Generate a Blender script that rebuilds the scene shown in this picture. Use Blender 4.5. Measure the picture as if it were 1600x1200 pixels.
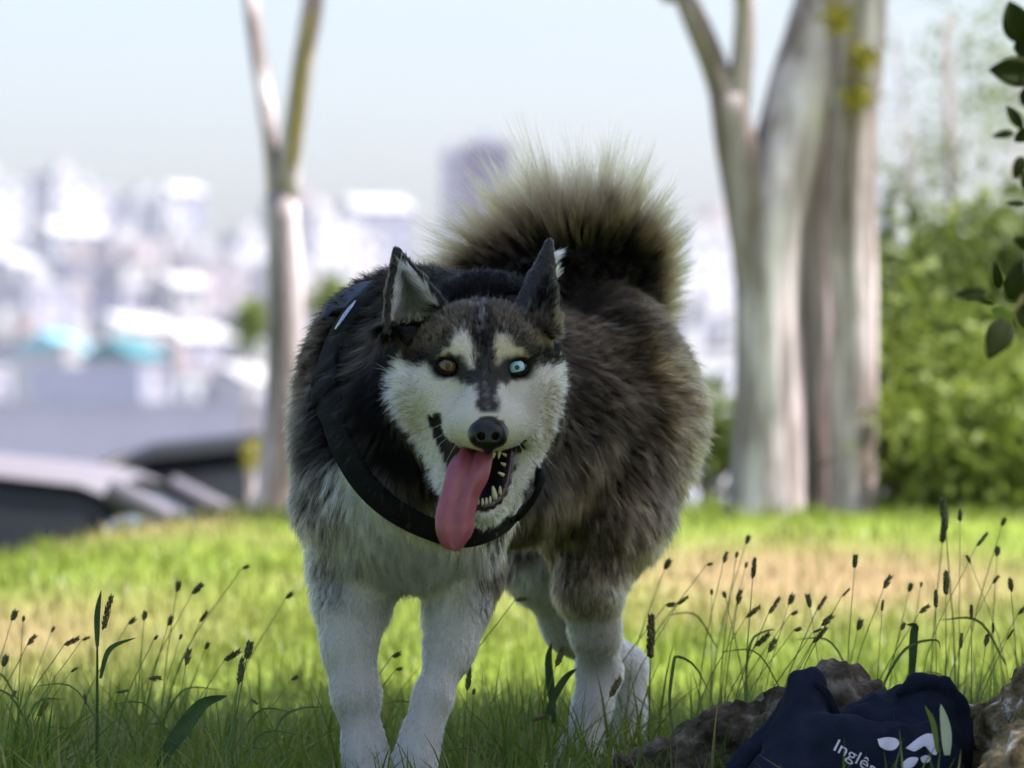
import bpy, bmesh, math, random
import numpy as np
from mathutils import Vector, Matrix
from mathutils.bvhtree import BVHTree

for _o in list(bpy.data.objects):
    bpy.data.objects.remove(_o, do_unlink=True)
SC = bpy.context.scene
COL = SC.collection
rng = np.random.default_rng(7)
random.seed(7)

# ------------------------------------------------------------------ camera
FPX = 8840.0          # focal length in pixels of the 1600 px wide photograph
CAM_H = 0.38
CAM_Y = -2.5
PITCH = math.atan(100.0 / FPX)
cam_data = bpy.data.cameras.new('camera')
cam_data.sensor_width = 36.0
cam_data.lens = FPX / 1600.0 * 36.0
cam_data.clip_start = 0.05
cam_data.clip_end = 6000.0
cam_data.dof.use_dof = True
cam_data.dof.focus_distance = 6.41
cam_data.dof.aperture_fstop = 7.2
cam = bpy.data.objects.new('camera', cam_data)
COL.objects.link(cam)
cam.location = (0, CAM_Y, CAM_H)
cam.rotation_euler = (math.pi / 2 + PITCH, 0, 0)
SC.camera = cam

# ------------------------------------------------------------------ sky, sun, exposure
SUN_EL = math.radians(60)
SUN_AZ = math.radians(94)      # clockwise from +Y (the view direction): from the right
world = bpy.data.worlds.new('World')
SC.world = world
world.use_nodes = True
_nt = world.node_tree
_nt.nodes.clear()
_out = _nt.nodes.new('ShaderNodeOutputWorld')
_bg = _nt.nodes.new('ShaderNodeBackground')
_sky = _nt.nodes.new('ShaderNodeTexSky')
_sky.sky_type = 'NISHITA'
_sky.sun_disc = False
_sky.sun_elevation = SUN_EL
_sky.sun_rotation = SUN_AZ
_sky.air_density = 1.0
_sky.dust_density = 3.0
_sky.ozone_density = 2.5
_bg.inputs['Strength'].default_value = 0.098
_nt.links.new(_sky.outputs[0], _bg.inputs[0])
_nt.links.new(_bg.outputs[0], _out.inputs[0])
sun_data = bpy.data.lights.new('sun', 'SUN')
sun_data.energy = 5.0
sun_data.angle = math.radians(1.5)
sun_data.color = (1.0, 0.95, 0.87)
sun = bpy.data.objects.new('sun', sun_data)
COL.objects.link(sun)
_sd = Vector((math.sin(SUN_AZ) * math.cos(SUN_EL), math.cos(SUN_AZ) * math.cos(SUN_EL), math.sin(SUN_EL)))
sun.rotation_euler = (-_sd).to_track_quat('-Z', 'Y').to_euler()
sun.location = (3, 6, 12)
SUN_DIR = _sd
SC.view_settings.view_transform = 'Standard'
SC.view_settings.look = 'None'
SC.view_settings.gamma = 1.0
SC.view_settings.use_curve_mapping = False
SC.view_settings.exposure = 1.45
SC.cycles.max_bounces = 10
SC.cycles.diffuse_bounces = 4
SC.cycles.glossy_bounces = 4
SC.cycles.transmission_bounces = 8
SC.cycles.transparent_max_bounces = 12
SC.cycles.volume_bounces = 1
SC.cycles.use_denoising = True


# ------------------------------------------------------------------ helpers
def P(px, py, d):
    """A point of the place: the direction of photo pixel (px, py), at depth y = d (the camera stands at y = CAM_Y)."""
    u = (px - 800.0) / FPX
    v = (600.0 - py) / FPX
    c, s = math.cos(PITCH), math.sin(PITCH)
    y = c - s * v
    z = s + c * v
    k = (d - CAM_Y) / y
    return np.array((u * k, d, CAM_H + z * k))


def tag(o, label=None, cat=None, group=None, kind=None):
    if label:
        o['label'] = label
    if cat:
        o['category'] = cat
    if group:
        o['group'] = group
    if kind:
        o['kind'] = kind
    return o


def empty(name, loc=(0, 0, 0)):
    o = bpy.data.objects.new(name, None)
    o.empty_display_size = 0.1
    COL.objects.link(o)
    o.location = loc
    return o


def mesh_obj(name, verts, faces, mat=None, parent=None, smooth=True):
    me = bpy.data.meshes.new(name)
    verts = np.asarray(verts, dtype=np.float32).reshape(-1, 3)
    if isinstance(faces, np.ndarray):
        n, k = faces.shape
        me.vertices.add(len(verts))
        me.vertices.foreach_set('co', verts.ravel())
        me.loops.add(n * k)
        me.loops.foreach_set('vertex_index', faces.astype(np.int32).ravel())
        me.polygons.add(n)
        me.polygons.foreach_set('loop_start', np.arange(0, n * k, k, dtype=np.int32))
        me.update(calc_edges=True)
    else:
        me.from_pydata([tuple(v) for v in verts], [], faces)
        me.update()
    if smooth:
        me.polygons.foreach_set('use_smooth', np.ones(len(me.polygons), dtype=bool))
    if mat is not None:
        me.materials.append(mat)
    o = bpy.data.objects.new(name, me)
    COL.objects.link(o)
    if parent is not None:
        o.parent = parent
        o.matrix_parent_inverse = Matrix.Translation(-Vector(parent.location)) if parent.type == 'EMPTY' else Matrix()
    return o


def link_copy(name, data, parent=None, mw=None):
    o = bpy.data.objects.new(name, data)
    COL.objects.link(o)
    if parent is not None:
        o.parent = parent
        o.matrix_parent_inverse = Matrix.Translation(-Vector(parent.location))
    if mw is not None:
        o.matrix_basis = mw
    return o


class Shape:
    """Collects vertices and faces of ONE piece."""
    def __init__(self):
        self.v, self.f = [], []

    def add(self, v, f):
        b = len(self.v)
        self.v += [tuple(p) for p in v]
        self.f += [tuple(i + b for i in q) for q in f]
        return self

    def box(self, lo, hi):
        x0, y0, z0 = lo
        x1, y1, z1 = hi
        return self.add([(x0, y0, z0), (x1, y0, z0), (x1, y1, z0), (x0, y1, z0), (x0, y0, z1), (x1, y0, z1), (x1, y1, z1), (x0, y1, z1)],
                        [(0, 3, 2, 1), (4, 5, 6, 7), (0, 1, 5, 4), (1, 2, 6, 5), (2, 3, 7, 6), (3, 0, 4, 7)])

    def tube(self, pts, radii, n=10, cap=True, wob=None):
        pts = [np.asarray(p, float) for p in pts]
        m = len(pts)
        if np.isscalar(radii):
            radii = [radii] * m
        rows = []
        t0 = pts[1] - pts[0]
        up = np.array((0.31, 0.2, 0.93)) if abs(t0[2]) < 0.8 * np.linalg.norm(t0) else np.array((0.95, 0.3, 0.1))
        b = len(self.v)
        for i, p in enumerate(pts):
            t = pts[min(i + 1, m - 1)] - pts[max(i - 1, 0)]
            t = t / (np.linalg.norm(t) + 1e-9)
            a = np.cross(up, t)
            a /= np.linalg.norm(a) + 1e-9
            c = np.cross(t, a)
            up = c
            for j in range(n):
                th = 2 * math.pi * j / n
                r = radii[i] * (1.0 if wob is None else wob(i, j, n))
                self.v.append(tuple(p + r * (math.cos(th) * a + math.sin(th) * c)))
        for i in range(m - 1):
            for j in range(n):
                k = (j + 1) % n
                self.f.append((b + i * n + j, b + i * n + k, b + (i + 1) * n + k, b + (i + 1) * n + j))
        if cap:
            self.f.append(tuple(b + j for j in range(n))[::-1])
            self.f.append(tuple(b + (m - 1) * n + j for j in range(n)))
        return self

    def build(self, name, mat=None, parent=None, smooth=True):
        return mesh_obj(name, self.v, self.f, mat, parent, smooth)


def spline(pts, n):
    """Catmull-Rom through pts (k x m) sampled at n places."""
    pts = np.asarray(pts, float)
    k = len(pts)
    ext = np.vstack([2 * pts[0] - pts[1], pts, 2 * pts[-1] - pts[-2]])
    out = []
    for t in np.linspace(0, k - 1, n):
        i = min(int(t), k - 2)
        f = t - i
        a, b, c, d = ext[i], ext[i + 1], ext[i + 2], ext[i + 3]
        out.append(0.5 * ((2 * b) + (c - a) * f + (2 * a - 5 * b + 4 * c - d) * f * f + (3 * b - a - 3 * c + d) * f ** 3))
    return np.array(out)


def vnoise(p, seed=0):
    """Smooth value noise in [0,1] at points p (n x 3)."""
    p = np.asarray(p, float)
    i = np.floor(p).astype(np.int64)
    f = p - i
    f = f * f * (3 - 2 * f)

    def h(a):
        x = (a[:, 0] * 73856093) ^ (a[:, 1] * 19349663) ^ (a[:, 2] * 83492791) ^ (seed * 2654435761)
        x = (x ^ (x >> 13)) * 1274126177
        x = x ^ (x >> 16)
        return (x & 0xFFFF) / 65535.0
    r = 0
    for dx in (0, 1):
        for dy in (0, 1):
            for dz in (0, 1):
                w = (f[:, 0] if dx else 1 - f[:, 0]) * (f[:, 1] if dy else 1 - f[:, 1]) * (f[:, 2] if dz else 1 - f[:, 2])
                r = r + w * h(i + np.array((dx, dy, dz)))
    return r


# ------------------------------------------------------------------ materials
def new_mat(name):
    m = bpy.data.materials.new(name)
    m.use_nodes = True
    nt = m.node_tree
    return m, nt, nt.nodes['Principled BSDF']


def noise_mat(name, stops, scale=8.0, detail=6.0, rough=0.8, bump=0.0, bump_scale=None, coords='Object', stretch=(1, 1, 1), bump_dist=0.01,
              spec=0.3, metallic=0.0, coat=0.0, translucent=0.0):
    m, nt, b = new_mat(name)
    tc = nt.nodes.new('ShaderNodeTexCoord')
    mp = nt.nodes.new('ShaderNodeMapping')
    mp.inputs['Scale'].default_value = stretch
    nz = nt.nodes.new('ShaderNodeTexNoise')
    nz.inputs['Scale'].default_value = scale
    nz.inputs['Detail'].default_value = detail
    nz.inputs['Roughness'].default_value = 0.62
    rp = nt.nodes.new('ShaderNodeValToRGB')
    el = rp.color_ramp.elements
    while len(el) > 1:
        el.remove(el[-1])
    for i, (pos, c) in enumerate(stops):
        e = el[0] if i == 0 else el.new(pos)
        e.position = pos
        e.color = (*c, 1)
    nt.links.new(tc.outputs[coords], mp.inputs['Vector'])
    nt.links.new(mp.outputs[0], nz.inputs['Vector'])
    nt.links.new(nz.outputs['Fac'], rp.inputs[0])
    nt.links.new(rp.outputs[0], b.inputs['Base Color'])
    b.inputs['Roughness'].default_value = rough
    b.inputs['Specular IOR Level'].default_value = spec
    b.inputs['Metallic'].default_value = metallic
    b.inputs['Coat Weight'].default_value = coat
    if bump:
        n2 = nt.nodes.new('ShaderNodeTexNoise')
        n2.inputs['Scale'].default_value = bump_scale or scale * 3
        n2.inputs['Detail'].default_value = 8
        bp = nt.nodes.new('ShaderNodeBump')
        bp.inputs['Strength'].default_value = bump
        bp.inputs['Distance'].default_value = bump_dist
        nt.links.new(mp.outputs[0], n2.inputs['Vector'])
        nt.links.new(n2.outputs['Fac'], bp.inputs['Height'])
        nt.links.new(bp.outputs[0], b.inputs['Normal'])
    if translucent:
        tr = nt.nodes.new('ShaderNodeBsdfTranslucent')
        mx = nt.nodes.new('ShaderNodeMixShader')
        mx.inputs[0].default_value = translucent
        nt.links.new(rp.outputs[0], tr.inputs['Color'])
        nt.links.new(b.outputs[0], mx.inputs[1])
        nt.links.new(tr.outputs[0], mx.inputs[2])
        nt.links.new(mx.outputs[0], nt.nodes['Material Output'].inputs['Surface'])
    return m


def plain(name, c, rough=0.6, spec=0.4, metallic=0.0, coat=0.0, var=0.12, scale=20.0, bump=0.0):
    lo = tuple(x * (1 - var) for x in c)
    hi = tuple(min(1, x * (1 + var)) for x in c)
    return noise_mat(name, [(0.35, lo), (0.65, hi)], scale=scale, rough=rough, spec=spec, metallic=metallic, coat=coat, bump=bump, detail=4)
# ---- surface nets
def surface_nets(D):
    ins = D < 0
    nx, ny, nz = D.shape
    c = np.zeros((nx - 1, ny - 1, nz - 1), np.uint8)
    for dx in (0, 1):
        for dy in (0, 1):
            for dz in (0, 1):
                c += ins[dx:nx - 1 + dx, dy:ny - 1 + dy, dz:nz - 1 + dz]
    act = (c > 0) & (c < 8)
    ii = np.argwhere(act)
    idx = np.full(act.shape, -1, np.int32)
    idx[act] = np.arange(len(ii))
    acc = np.zeros((len(ii), 3))
    cnt = np.zeros(len(ii))
    cor = [(0, 0, 0), (1, 0, 0), (0, 1, 0), (1, 1, 0), (0, 0, 1), (1, 0, 1), (0, 1, 1), (1, 1, 1)]
    vals = [D[ii[:, 0] + q[0], ii[:, 1] + q[1], ii[:, 2] + q[2]] for q in cor]
    for a, b in ((0, 1), (2, 3), (4, 5), (6, 7), (0, 2), (1, 3), (4, 6), (5, 7), (0, 4), (1, 5), (2, 6), (3, 7)):
        va, vb = vals[a], vals[b]
        m = (va < 0) != (vb < 0)
        t = va[m] / (va[m] - vb[m])
        pa, pb = np.array(cor[a], float), np.array(cor[b], float)
        acc[m] += pa + t[:, None] * (pb - pa)
        cnt[m] += 1
    V = ii + acc / cnt[:, None]
    Q = []
    for ax in range(3):
        o1, o2 = [k for k in range(3) if k != ax]
        a = [slice(None)] * 3
        b = [slice(None)] * 3
        a[ax] = slice(0, D.shape[ax] - 1)
        b[ax] = slice(1, D.shape[ax])
        A, B = ins[tuple(a)], ins[tuple(b)]
        e = np.argwhere(A != B)
        e = e[(e[:, o1] > 0) & (e[:, o2] > 0) & (e[:, o1] < D.shape[o1] - 1) & (e[:, o2] < D.shape[o2] - 1)]
        fl = A[e[:, 0], e[:, 1], e[:, 2]]

        def cell(d1, d2):
            q = e.copy()
            q[:, o1] -= d1
            q[:, o2] -= d2
            return idx[q[:, 0], q[:, 1], q[:, 2]]
        q = np.stack([cell(1, 1), cell(0, 1), cell(0, 0), cell(1, 0)], 1)
        if ax == 1:
            fl = ~fl
        q[~fl] = q[~fl][:, ::-1]
        Q.append(q)
    return V, np.vstack(Q)


class Field:
    """a signed distance field on a grid: tapered limbs and ellipsoids blended into one surface"""
    def __init__(self, lo, hi, vox):
        self.lo, self.vox = np.asarray(lo, float), vox
        self.n = np.ceil((np.asarray(hi, float) - self.lo) / vox).astype(int)
        self.g = np.full(self.n, 0.08, np.float32)
        self.ax = [(self.lo[i] + vox * np.arange(self.n[i])).astype(np.float32) for i in range(3)]

    def sub(self, lo, hi):
        a = np.clip(np.floor((lo - self.lo) / self.vox).astype(int), 0, self.n)
        b = np.clip(np.ceil((hi - self.lo) / self.vox).astype(int) + 1, 0, self.n)
        sl = tuple(slice(a[i], b[i]) for i in range(3))
        return sl, self.ax[0][sl[0]][:, None, None], self.ax[1][sl[1]][None, :, None], self.ax[2][sl[2]][None, None, :]

    def put(self, sl, pd, k, cut):
        d = self.g[sl]
        pd = pd.astype(np.float32)
        if cut:
            pd = -pd
            h = np.maximum(k - np.abs(d - pd), 0) / k
            self.g[sl] = np.maximum(d, pd) + h * h * k * 0.25
        else:
            h = np.maximum(k - np.abs(d - pd), 0) / k
            self.g[sl] = np.minimum(d, pd) - h * h * k * 0.25

    def cone(self, a, b, r1, r2, k=0.03, cut=False):
        a, b = np.asarray(a, float), np.asarray(b, float)
        m = max(r1, r2) + k + 2 * self.vox
        sl, X, Y, Z = self.sub(np.minimum(a, b) - m, np.maximum(a, b) + m)
        ba = b - a
        t = np.clip(((X - a[0]) * ba[0] + (Y - a[1]) * ba[1] + (Z - a[2]) * ba[2]) / (float(ba @ ba) + 1e-12), 0, 1)
        dd = np.sqrt((X - a[0] - t * ba[0]) ** 2 + (Y - a[1] - t * ba[1]) ** 2 + (Z - a[2] - t * ba[2]) ** 2)
        self.put(sl, dd - (r1 + (r2 - r1) * t), k, cut)

    def chain(self, pts, rad, k=0.03):
        for i in range(len(pts) - 1):
            self.cone(pts[i], pts[i + 1], rad[i], rad[i + 1], k)

    def ell(self, c, r, k=0.03, cut=False):
        c, r = np.asarray(c, float), np.asarray(r, float)
        m = r + k + 2 * self.vox
        sl, X, Y, Z = self.sub(c - m, c + m)
        x, y, z = X - c[0], Y - c[1], Z - c[2]
        k0 = np.sqrt((x / r[0]) ** 2 + (y / r[1]) ** 2 + (z / r[2]) ** 2)
        k1 = np.sqrt((x / r[0] ** 2) ** 2 + (y / r[1] ** 2) ** 2 + (z / r[2] ** 2) ** 2) + 1e-6
        self.put(sl, k0 * (k0 - 1) / k1, k, cut)

    def mesh(self):
        V, F = surface_nets(self.g)
        return self.lo + V * self.vox, F


def mesh_normals(V, F):
    fn = np.cross(V[F[:, 2]] - V[F[:, 0]], V[F[:, 3]] - V[F[:, 1]])
    vn = np.zeros_like(V)
    for k in range(4):
        for a in range(3):
            vn[:, a] += np.bincount(F[:, k], fn[:, a], len(V))
    return vn / (np.linalg.norm(vn, axis=1)[:, None] + 1e-12), np.linalg.norm(fn, axis=1) * 0.5


# ================================================================== THE GROUND
def smooth(t):
    t = np.clip(t, 0, 1)
    return t * t * (3 - 2 * t)


def ground_z(x, y):
    x = np.asarray(x, float)
    y = np.asarray(y, float)
    crest = 0.205 - 0.165 * smooth((-0.75 - x) / 0.9) - 0.10 * smooth((-1.5 - x) / 3.0)
    z = crest * smooth((y - 4.6) / 8.4) - 0.045 * (1 - smooth((y - 4.5) / 3.5))
    z = z + (-1.05 - z) * smooth((y - 13.6) / 7.0)
    z = z - 26.0 * smooth((y - 60) / 240.0) + 62.0 * smooth((y - 380) / 800.0)
    p = np.stack([x.ravel() * 2.2, y.ravel() * 2.2, np.zeros(x.size)], 1)
    p2 = np.stack([x.ravel() * 0.7, y.ravel() * 0.7, np.zeros(x.size) + 3], 1)
    near = np.clip(1 - (y - 20) / 30, 0, 1)
    z = z + near * ((vnoise(p, 21).reshape(x.shape) - 0.5) * 0.018 + (vnoise(p2, 22).reshape(x.shape) - 0.5) * 0.03 * smooth((y - 5) / 3))
    return z


def dryness(x, y):
    """bare, dry patches in the lawn"""
    p = np.stack([np.ravel(x) * 0.9, np.ravel(y) * 0.38, np.zeros(np.size(x))], 1)
    n = vnoise(p, 31) * 0.65 + vnoise(p * 2.7, 32) * 0.35
    d = smooth((n - 0.50) / 0.25) * 0.75
    xx, yy = np.ravel(x), np.ravel(y)
    d = np.maximum(d, 1.05 * np.exp(-(((xx - 0.62) / 0.50) ** 2 + ((yy - 9.2) / 1.5) ** 2) ** 1.5))
    d = np.maximum(d, 0.9 * np.exp(-(((xx + 0.92) / 0.38) ** 2 + ((yy - 7.4) / 1.0) ** 2)))
    d = np.maximum(d, 0.9 * np.exp(-(((xx + 0.80) / 0.22) ** 2 + ((yy - 14.4) / 0.7) ** 2)))
    d = d * smooth((yy - 4.6) / 1.2)
    return np.clip(d, 0, 1).reshape(np.shape(x))


gx = np.concatenate([-np.geomspace(1500, 3, 26), np.linspace(-2.8, 2.8, 71), np.geomspace(3, 1500, 26)])
gy = np.concatenate([[-400, -120, -40, -15], np.linspace(-6, 2.5, 14), np.linspace(2.7, 22, 150), np.geomspace(22.5, 1900, 60)])
GX, GY = np.meshgrid(gx, gy)
GZ = ground_z(GX, GY)
gv = np.stack([GX.ravel(), GY.ravel(), GZ.ravel()], 1)
nxg = len(gx)
ij = np.arange((len(gy) - 1) * nxg).reshape(len(gy) - 1, nxg)[:, :-1].ravel()
gf = np.stack([ij, ij + 1, ij + 1 + nxg, ij + nxg], 1)
M_GROUND, nt_, b_ = new_mat('lawn_ground')
_at = nt_.nodes.new('ShaderNodeAttribute')
_at.attribute_name = 'dry'
_tc = nt_.nodes.new('ShaderNodeTexCoord')
_n1 = nt_.nodes.new('ShaderNodeTexNoise')
_n1.inputs['Scale'].default_value = 2.4
_n1.inputs['Detail'].default_value = 10
_n1.inputs['Roughness'].default_value = 0.7
_r1 = nt_.nodes.new('ShaderNodeValToRGB')
_r1.color_ramp.elements[0].position = 0.3
_r1.color_ramp.elements[0].color = (0.115, 0.175, 0.024, 1)
_r1.color_ramp.elements[1].position = 0.72
_r1.color_ramp.elements[1].color = (0.215, 0.275, 0.042, 1)
_r2 = nt_.nodes.new('ShaderNodeValToRGB')
_r2.color_ramp.elements[0].position = 0.3
_r2.color_ramp.elements[0].color = (0.20, 0.145, 0.068, 1)
_r2.color_ramp.elements[1].position = 0.7
_r2.color_ramp.elements[1].color = (0.30, 0.22, 0.125, 1)
_mx = nt_.nodes.new('ShaderNodeMix')
_mx.data_type = 'RGBA'
_n3 = nt_.nodes.new('ShaderNodeTexNoise')
_n3.inputs['Scale'].default_value = 60
_n3.inputs['Detail'].default_value = 8
_bp = nt_.nodes.new('ShaderNodeBump')
_bp.inputs['Strength'].default_value = 0.7
_bp.inputs['Distance'].default_value = 0.03
for a_, b2 in ((_tc.outputs['Object'], _n1.inputs['Vector']), (_tc.outputs['Object'], _n3.inputs['Vector']), (_n1.outputs['Fac'], _r1.inputs[0]), (_n1.outputs['Fac'], _r2.inputs[0]),
               (_at.outputs['Fac'], _mx.inputs['Factor']), (_r1.outputs[0], _mx.inputs['A']), (_r2.outputs[0], _mx.inputs['B']), (_mx.outputs['Result'], b_.inputs['Base Color']),
               (_n3.outputs['Fac'], _bp.inputs['Height']), (_bp.outputs[0], b_.inputs['Normal'])):
    nt_.links.new(a_, b2)
b_.inputs['Roughness'].default_value = 0.95
b_.inputs['Specular IOR Level'].default_value = 0.1
ground = mesh_obj('ground', gv, gf, M_GROUND)
tag(ground, kind='structure')
_da = ground.data.attributes.new('dry', 'FLOAT', 'POINT')
_da.data.foreach_set('value', dryness(GX, GY).astype(np.float32).ravel())

# car park behind the lawn: a sheet of pale asphalt
M_ASPH = noise_mat('asphalt_pale', [(0.3, (0.20, 0.19, 0.20)), (0.7, (0.30, 0.29, 0.30))], scale=3, rough=0.9)
px_, py_ = np.linspace(-30, 30, 31), np.linspace(22.5, 58, 20)
PX_, PY_ = np.meshgrid(px_, py_)
pz_ = ground_z(PX_, PY_) + 0.03
k_ = np.arange(19 * 31).reshape(19, 31)[:, :-1].ravel()
tag(mesh_obj('car_park', np.stack([PX_.ravel(), PY_.ravel(), pz_.ravel()], 1), np.stack([k_, k_ + 1, k_ + 32, k_ + 31], 1), M_ASPH), kind='structure')

# ================================================================== THE FAR TOWN
hx_, hy_ = np.linspace(-420, 420, 29), np.geomspace(110, 1880, 40)
HXX, HYY = np.meshgrid(hx_, hy_)
k_ = np.arange(39 * 29).reshape(39, 29)[:, :-1].ravel()
tag(mesh_obj('hillside', np.stack([HXX.ravel(), HYY.ravel(), (ground_z(HXX, HYY) + 0.4).ravel()], 1), np.stack([k_, k_ + 1, k_ + 30, k_ + 29], 1),
             noise_mat('town_ground', [(0.35, (0.18, 0.19, 0.18)), (0.65, (0.34, 0.33, 0.34))], scale=0.05, rough=0.95, spec=0.1)), kind='structure')
M_WALLS = [plain('render_white', (0.45, 0.455, 0.49), 0.9, 0.1, var=0.05, scale=0.2), plain('render_cream', (0.44, 0.42, 0.43), 0.9, 0.1, var=0.06, scale=0.2),
           plain('render_lilac', (0.38, 0.37, 0.45), 0.9, 0.1, var=0.06, scale=0.2), plain('render_rose', (0.44, 0.39, 0.42), 0.9, 0.1, var=0.06, scale=0.2),
           plain('render_grey', (0.28, 0.29, 0.36), 0.9, 0.1, var=0.08, scale=0.2)]
M_MAUVE = plain('tower_mauve', (0.115, 0.085, 0.135), 0.7, 0.2, var=0.06, scale=0.2)
M_DBLUE = plain('tower_glass_blue', (0.03, 0.04, 0.12), 0.6, 0.3, var=0.1, scale=0.2)
M_WIN = plain('far_window', (0.12, 0.13, 0.18), 0.2, 0.6, var=0.2, scale=0.3)
M_ROOFS = [plain('roof_tile', (0.36, 0.31, 0.32), 0.9, 0.1, scale=0.5), plain('roof_grey', (0.40, 0.40, 0.42), 0.9, 0.1, scale=0.5), plain('roof_teal', (0.04, 0.15, 0.18), 0.7, 0.2, scale=0.5),
           plain('roof_blue', (0.16, 0.38, 0.46), 0.7, 0.2, scale=0.5)]
M_YEL = plain('render_yellow', (0.50, 0.43, 0.28), 0.9, 0.1, var=0.06, scale=0.2)


rb = random.Random(5)


def house(x0, x1, ytop, d, wall, roof, label, group=None, pitched=False, deep=None, band=None, turn=True):
    """a block that shows between photo columns x0 and x1, roof at row ytop, at distance d"""
    a, b = P(x0, ytop, d), P(x1, ytop, d)
    w = b[0] - a[0]
    cx = (a[0] + b[0]) / 2
    zt = a[2]
    dp = deep or max(7.0, w * 0.8)
    gz = float(ground_z(np.array([cx]), np.array([d]))[0])
    zb = min(gz - 2.0, zt - 6)
    hgt = zt - zb
    o = empty('apartment_building', (cx, d, zb))
    o.rotation_euler = (0, 0, math.radians(rb.uniform(18, 48)) if turn else 0)
    w *= 0.86 if turn else 1.0
    tag(o, label, 'building', group)
    mw = Shape().box((-w / 2, 0, 0), (w / 2, dp, hgt))
    wo = mw.build('wall', wall, None, smooth=False)
    wo.parent = o
    r = Shape()
    if pitched:
        r.add([(-w / 2 - .3, -.3, hgt), (w / 2 + .3, -.3, hgt), (w / 2 + .3, dp + .3, hgt), (-w / 2 - .3, dp + .3, hgt), (-w / 2 - .3, dp / 2, hgt + dp * .22), (w / 2 + .3, dp / 2, hgt + dp * .22)],
              [(0, 1, 5, 4), (2, 3, 4, 5), (1, 2, 5), (3, 0, 4), (0, 3, 2, 1)])
    else:
        r.box((-w / 2 - .15, -.15, hgt), (w / 2 + .15, dp + .15, hgt + .5))
        r.box((-w * .2, dp * .3, hgt + .5), (w * .12, dp * .6, hgt + 2.6))
    r.build('roof', roof, None, smooth=False).parent = o
    if deep == 14:
        return o
    win = Shape()
    nst = max(1, int(min(hgt, 45) / 3.1))
    nw = max(2, int(w / 3.0))
    for s in range(nst):
        for c in range(nw):
            xa = -w / 2 + (c + 0.28) * w / nw
            win.box((xa, -0.06, hgt - 2.4 - s * 3.1), (xa + 0.42 * w / nw, 0.15, hgt - 1.0 - s * 3.1))
    wi = win.build('window_grid', M_WIN if band is None else band, None, smooth=False)
    wi.parent = o
    wi['kind'] = 'stuff'
    return o


# the ones that can be told apart
house(-60, 62, 282, 930, M_WALLS[0], M_ROOFS[1], 'tall white block at the far left edge of the hazy skyline')
house(72, 158, 276, 940, M_WALLS[0], M_ROOFS[1], 'second tall white block from the left edge of the hazy skyline')
house(475, 565, 338, 900, M_WALLS[0], M_ROOFS[1], 'bright white block just right of the slim forked tree')
house(246, 300, 322, 950, M_WALLS[0], M_ROOFS[1], 'white block with dark blue corner left of the slim forked tree')
t_ = house(722, 800, 226, 1150, M_MAUVE, M_WALLS[2], 'tall mauve tower rising behind the tail of the dog', band=M_DBLUE, turn=False)
_h = t_.children[0].dimensions[2]
Shape().box((-5.2, -1.2, 0.5), (-2.4, 0.5, _h + 0.9)).build('stair_shaft', M_DBLUE, None, smooth=False).parent = t_
house(690, 722, 240, 1165, M_WALLS[2], M_WALLS[2], 'pale lilac slab joined to the left side of the mauve tower', turn=False)
house(204, 272, 560, 420, M_WALLS[2], M_ROOFS[2], 'small building with dark teal roof low in the left of the town', pitched=True)
house(105, 152, 548, 430, M_WALLS[0], M_ROOFS[3], 'low white building with bright blue roof left of the teal roofed one', pitched=True)
house(84, 172, 588, 400, M_YEL, M_WALLS[1], 'low pale yellow building below the blue roofed one')
house(-120, 420, 640, 330, M_WALLS[2], M_WALLS[4], 'long low lilac building above the parked cars', deep=14, turn=False)
house(560, 700, 640, 340, M_WALLS[2], M_WALLS[4], 'long low lilac building hidden behind the shoulder of the dog', deep=14, turn=False)
house(1050, 1180, 372, 820, M_WALLS[0], M_ROOFS[1], 'white block between the tail of the dog and the big tree')
house(1045, 1150, 470, 640, M_WALLS[3], M_ROOFS[1], 'rose tinted block between the rump of the dog and the big tree')
house(1060, 1170, 560, 430, M_WALLS[0], M_ROOFS[1], 'low white block beside the foot of the big tree')
house(1375, 1450, 330, 860, M_WALLS[0], M_ROOFS[1], 'white block seen just right of the big tree trunk')
for row, (d, yt, n) in enumerate(((1000, 335, 19), (900, 375, 20), (800, 420, 20), (690, 468, 20), (590, 515, 19), (490, 570, 16))):
    for i in range(n):
        x = -80 + (i + rb.uniform(-.3, .3)) * 1720 / n
        if 560 < x < 1030 or 1140 < x < 1340 or (yt > 400 and x > 1380) or x > 1480:
            continue                                # nothing of these would show
        w = rb.uniform(60, 120)
        house(x, x + w, yt + rb.uniform(-38, 28) + (20 if 300 < x < 450 else 0), d + rb.uniform(-30, 30), rb.choice(M_WALLS[:3] + M_WALLS[:2] + M_WALLS), rb.choice(M_ROOFS[:2] + [M_ROOFS[1]] * 3),
              'pale building, %s of the far town, %s' % (('top row', 'second row', 'third row', 'fourth row', 'fifth row', 'lowest row')[row],
              'left of the slim forked tree' if x < 400 else 'between slim forked tree and dog' if x < 720 else 'between dog and big tree' if x < 1150 else 'behind the big tree' if x < 1330 else 'right of the big tree'),
              'hazy buildings on the far hillside', pitched=rb.random() < .25)

# ================================================================== CARS
M_PAINT = [plain('paint_silver', (0.155, 0.145, 0.175), 0.70, 0.15, var=0.03), plain('paint_black', (0.012, 0.013, 0.014), 0.5, 0.25, var=0.03)]
M_GLASS = plain('car_glass_dark', (0.012, 0.014, 0.016), 0.22, 0.35, var=0.05)
M_TYRE = plain('tyre_rubber', (0.02, 0.02, 0.02), 0.9, 0.2)
M_RIM = plain('rim_alloy', (0.45, 0.45, 0.47), 0.3, 0.5, metallic=0.8)
M_LAMP = plain('lamp_lens', (0.85, 0.85, 0.85), 0.1, 0.6)
M_RED = plain('tail_lens', (0.45, 0.02, 0.02), 0.2, 0.6)
M_TRIM = plain('black_trim', (0.03, 0.03, 0.03), 0.6, 0.3)


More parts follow.
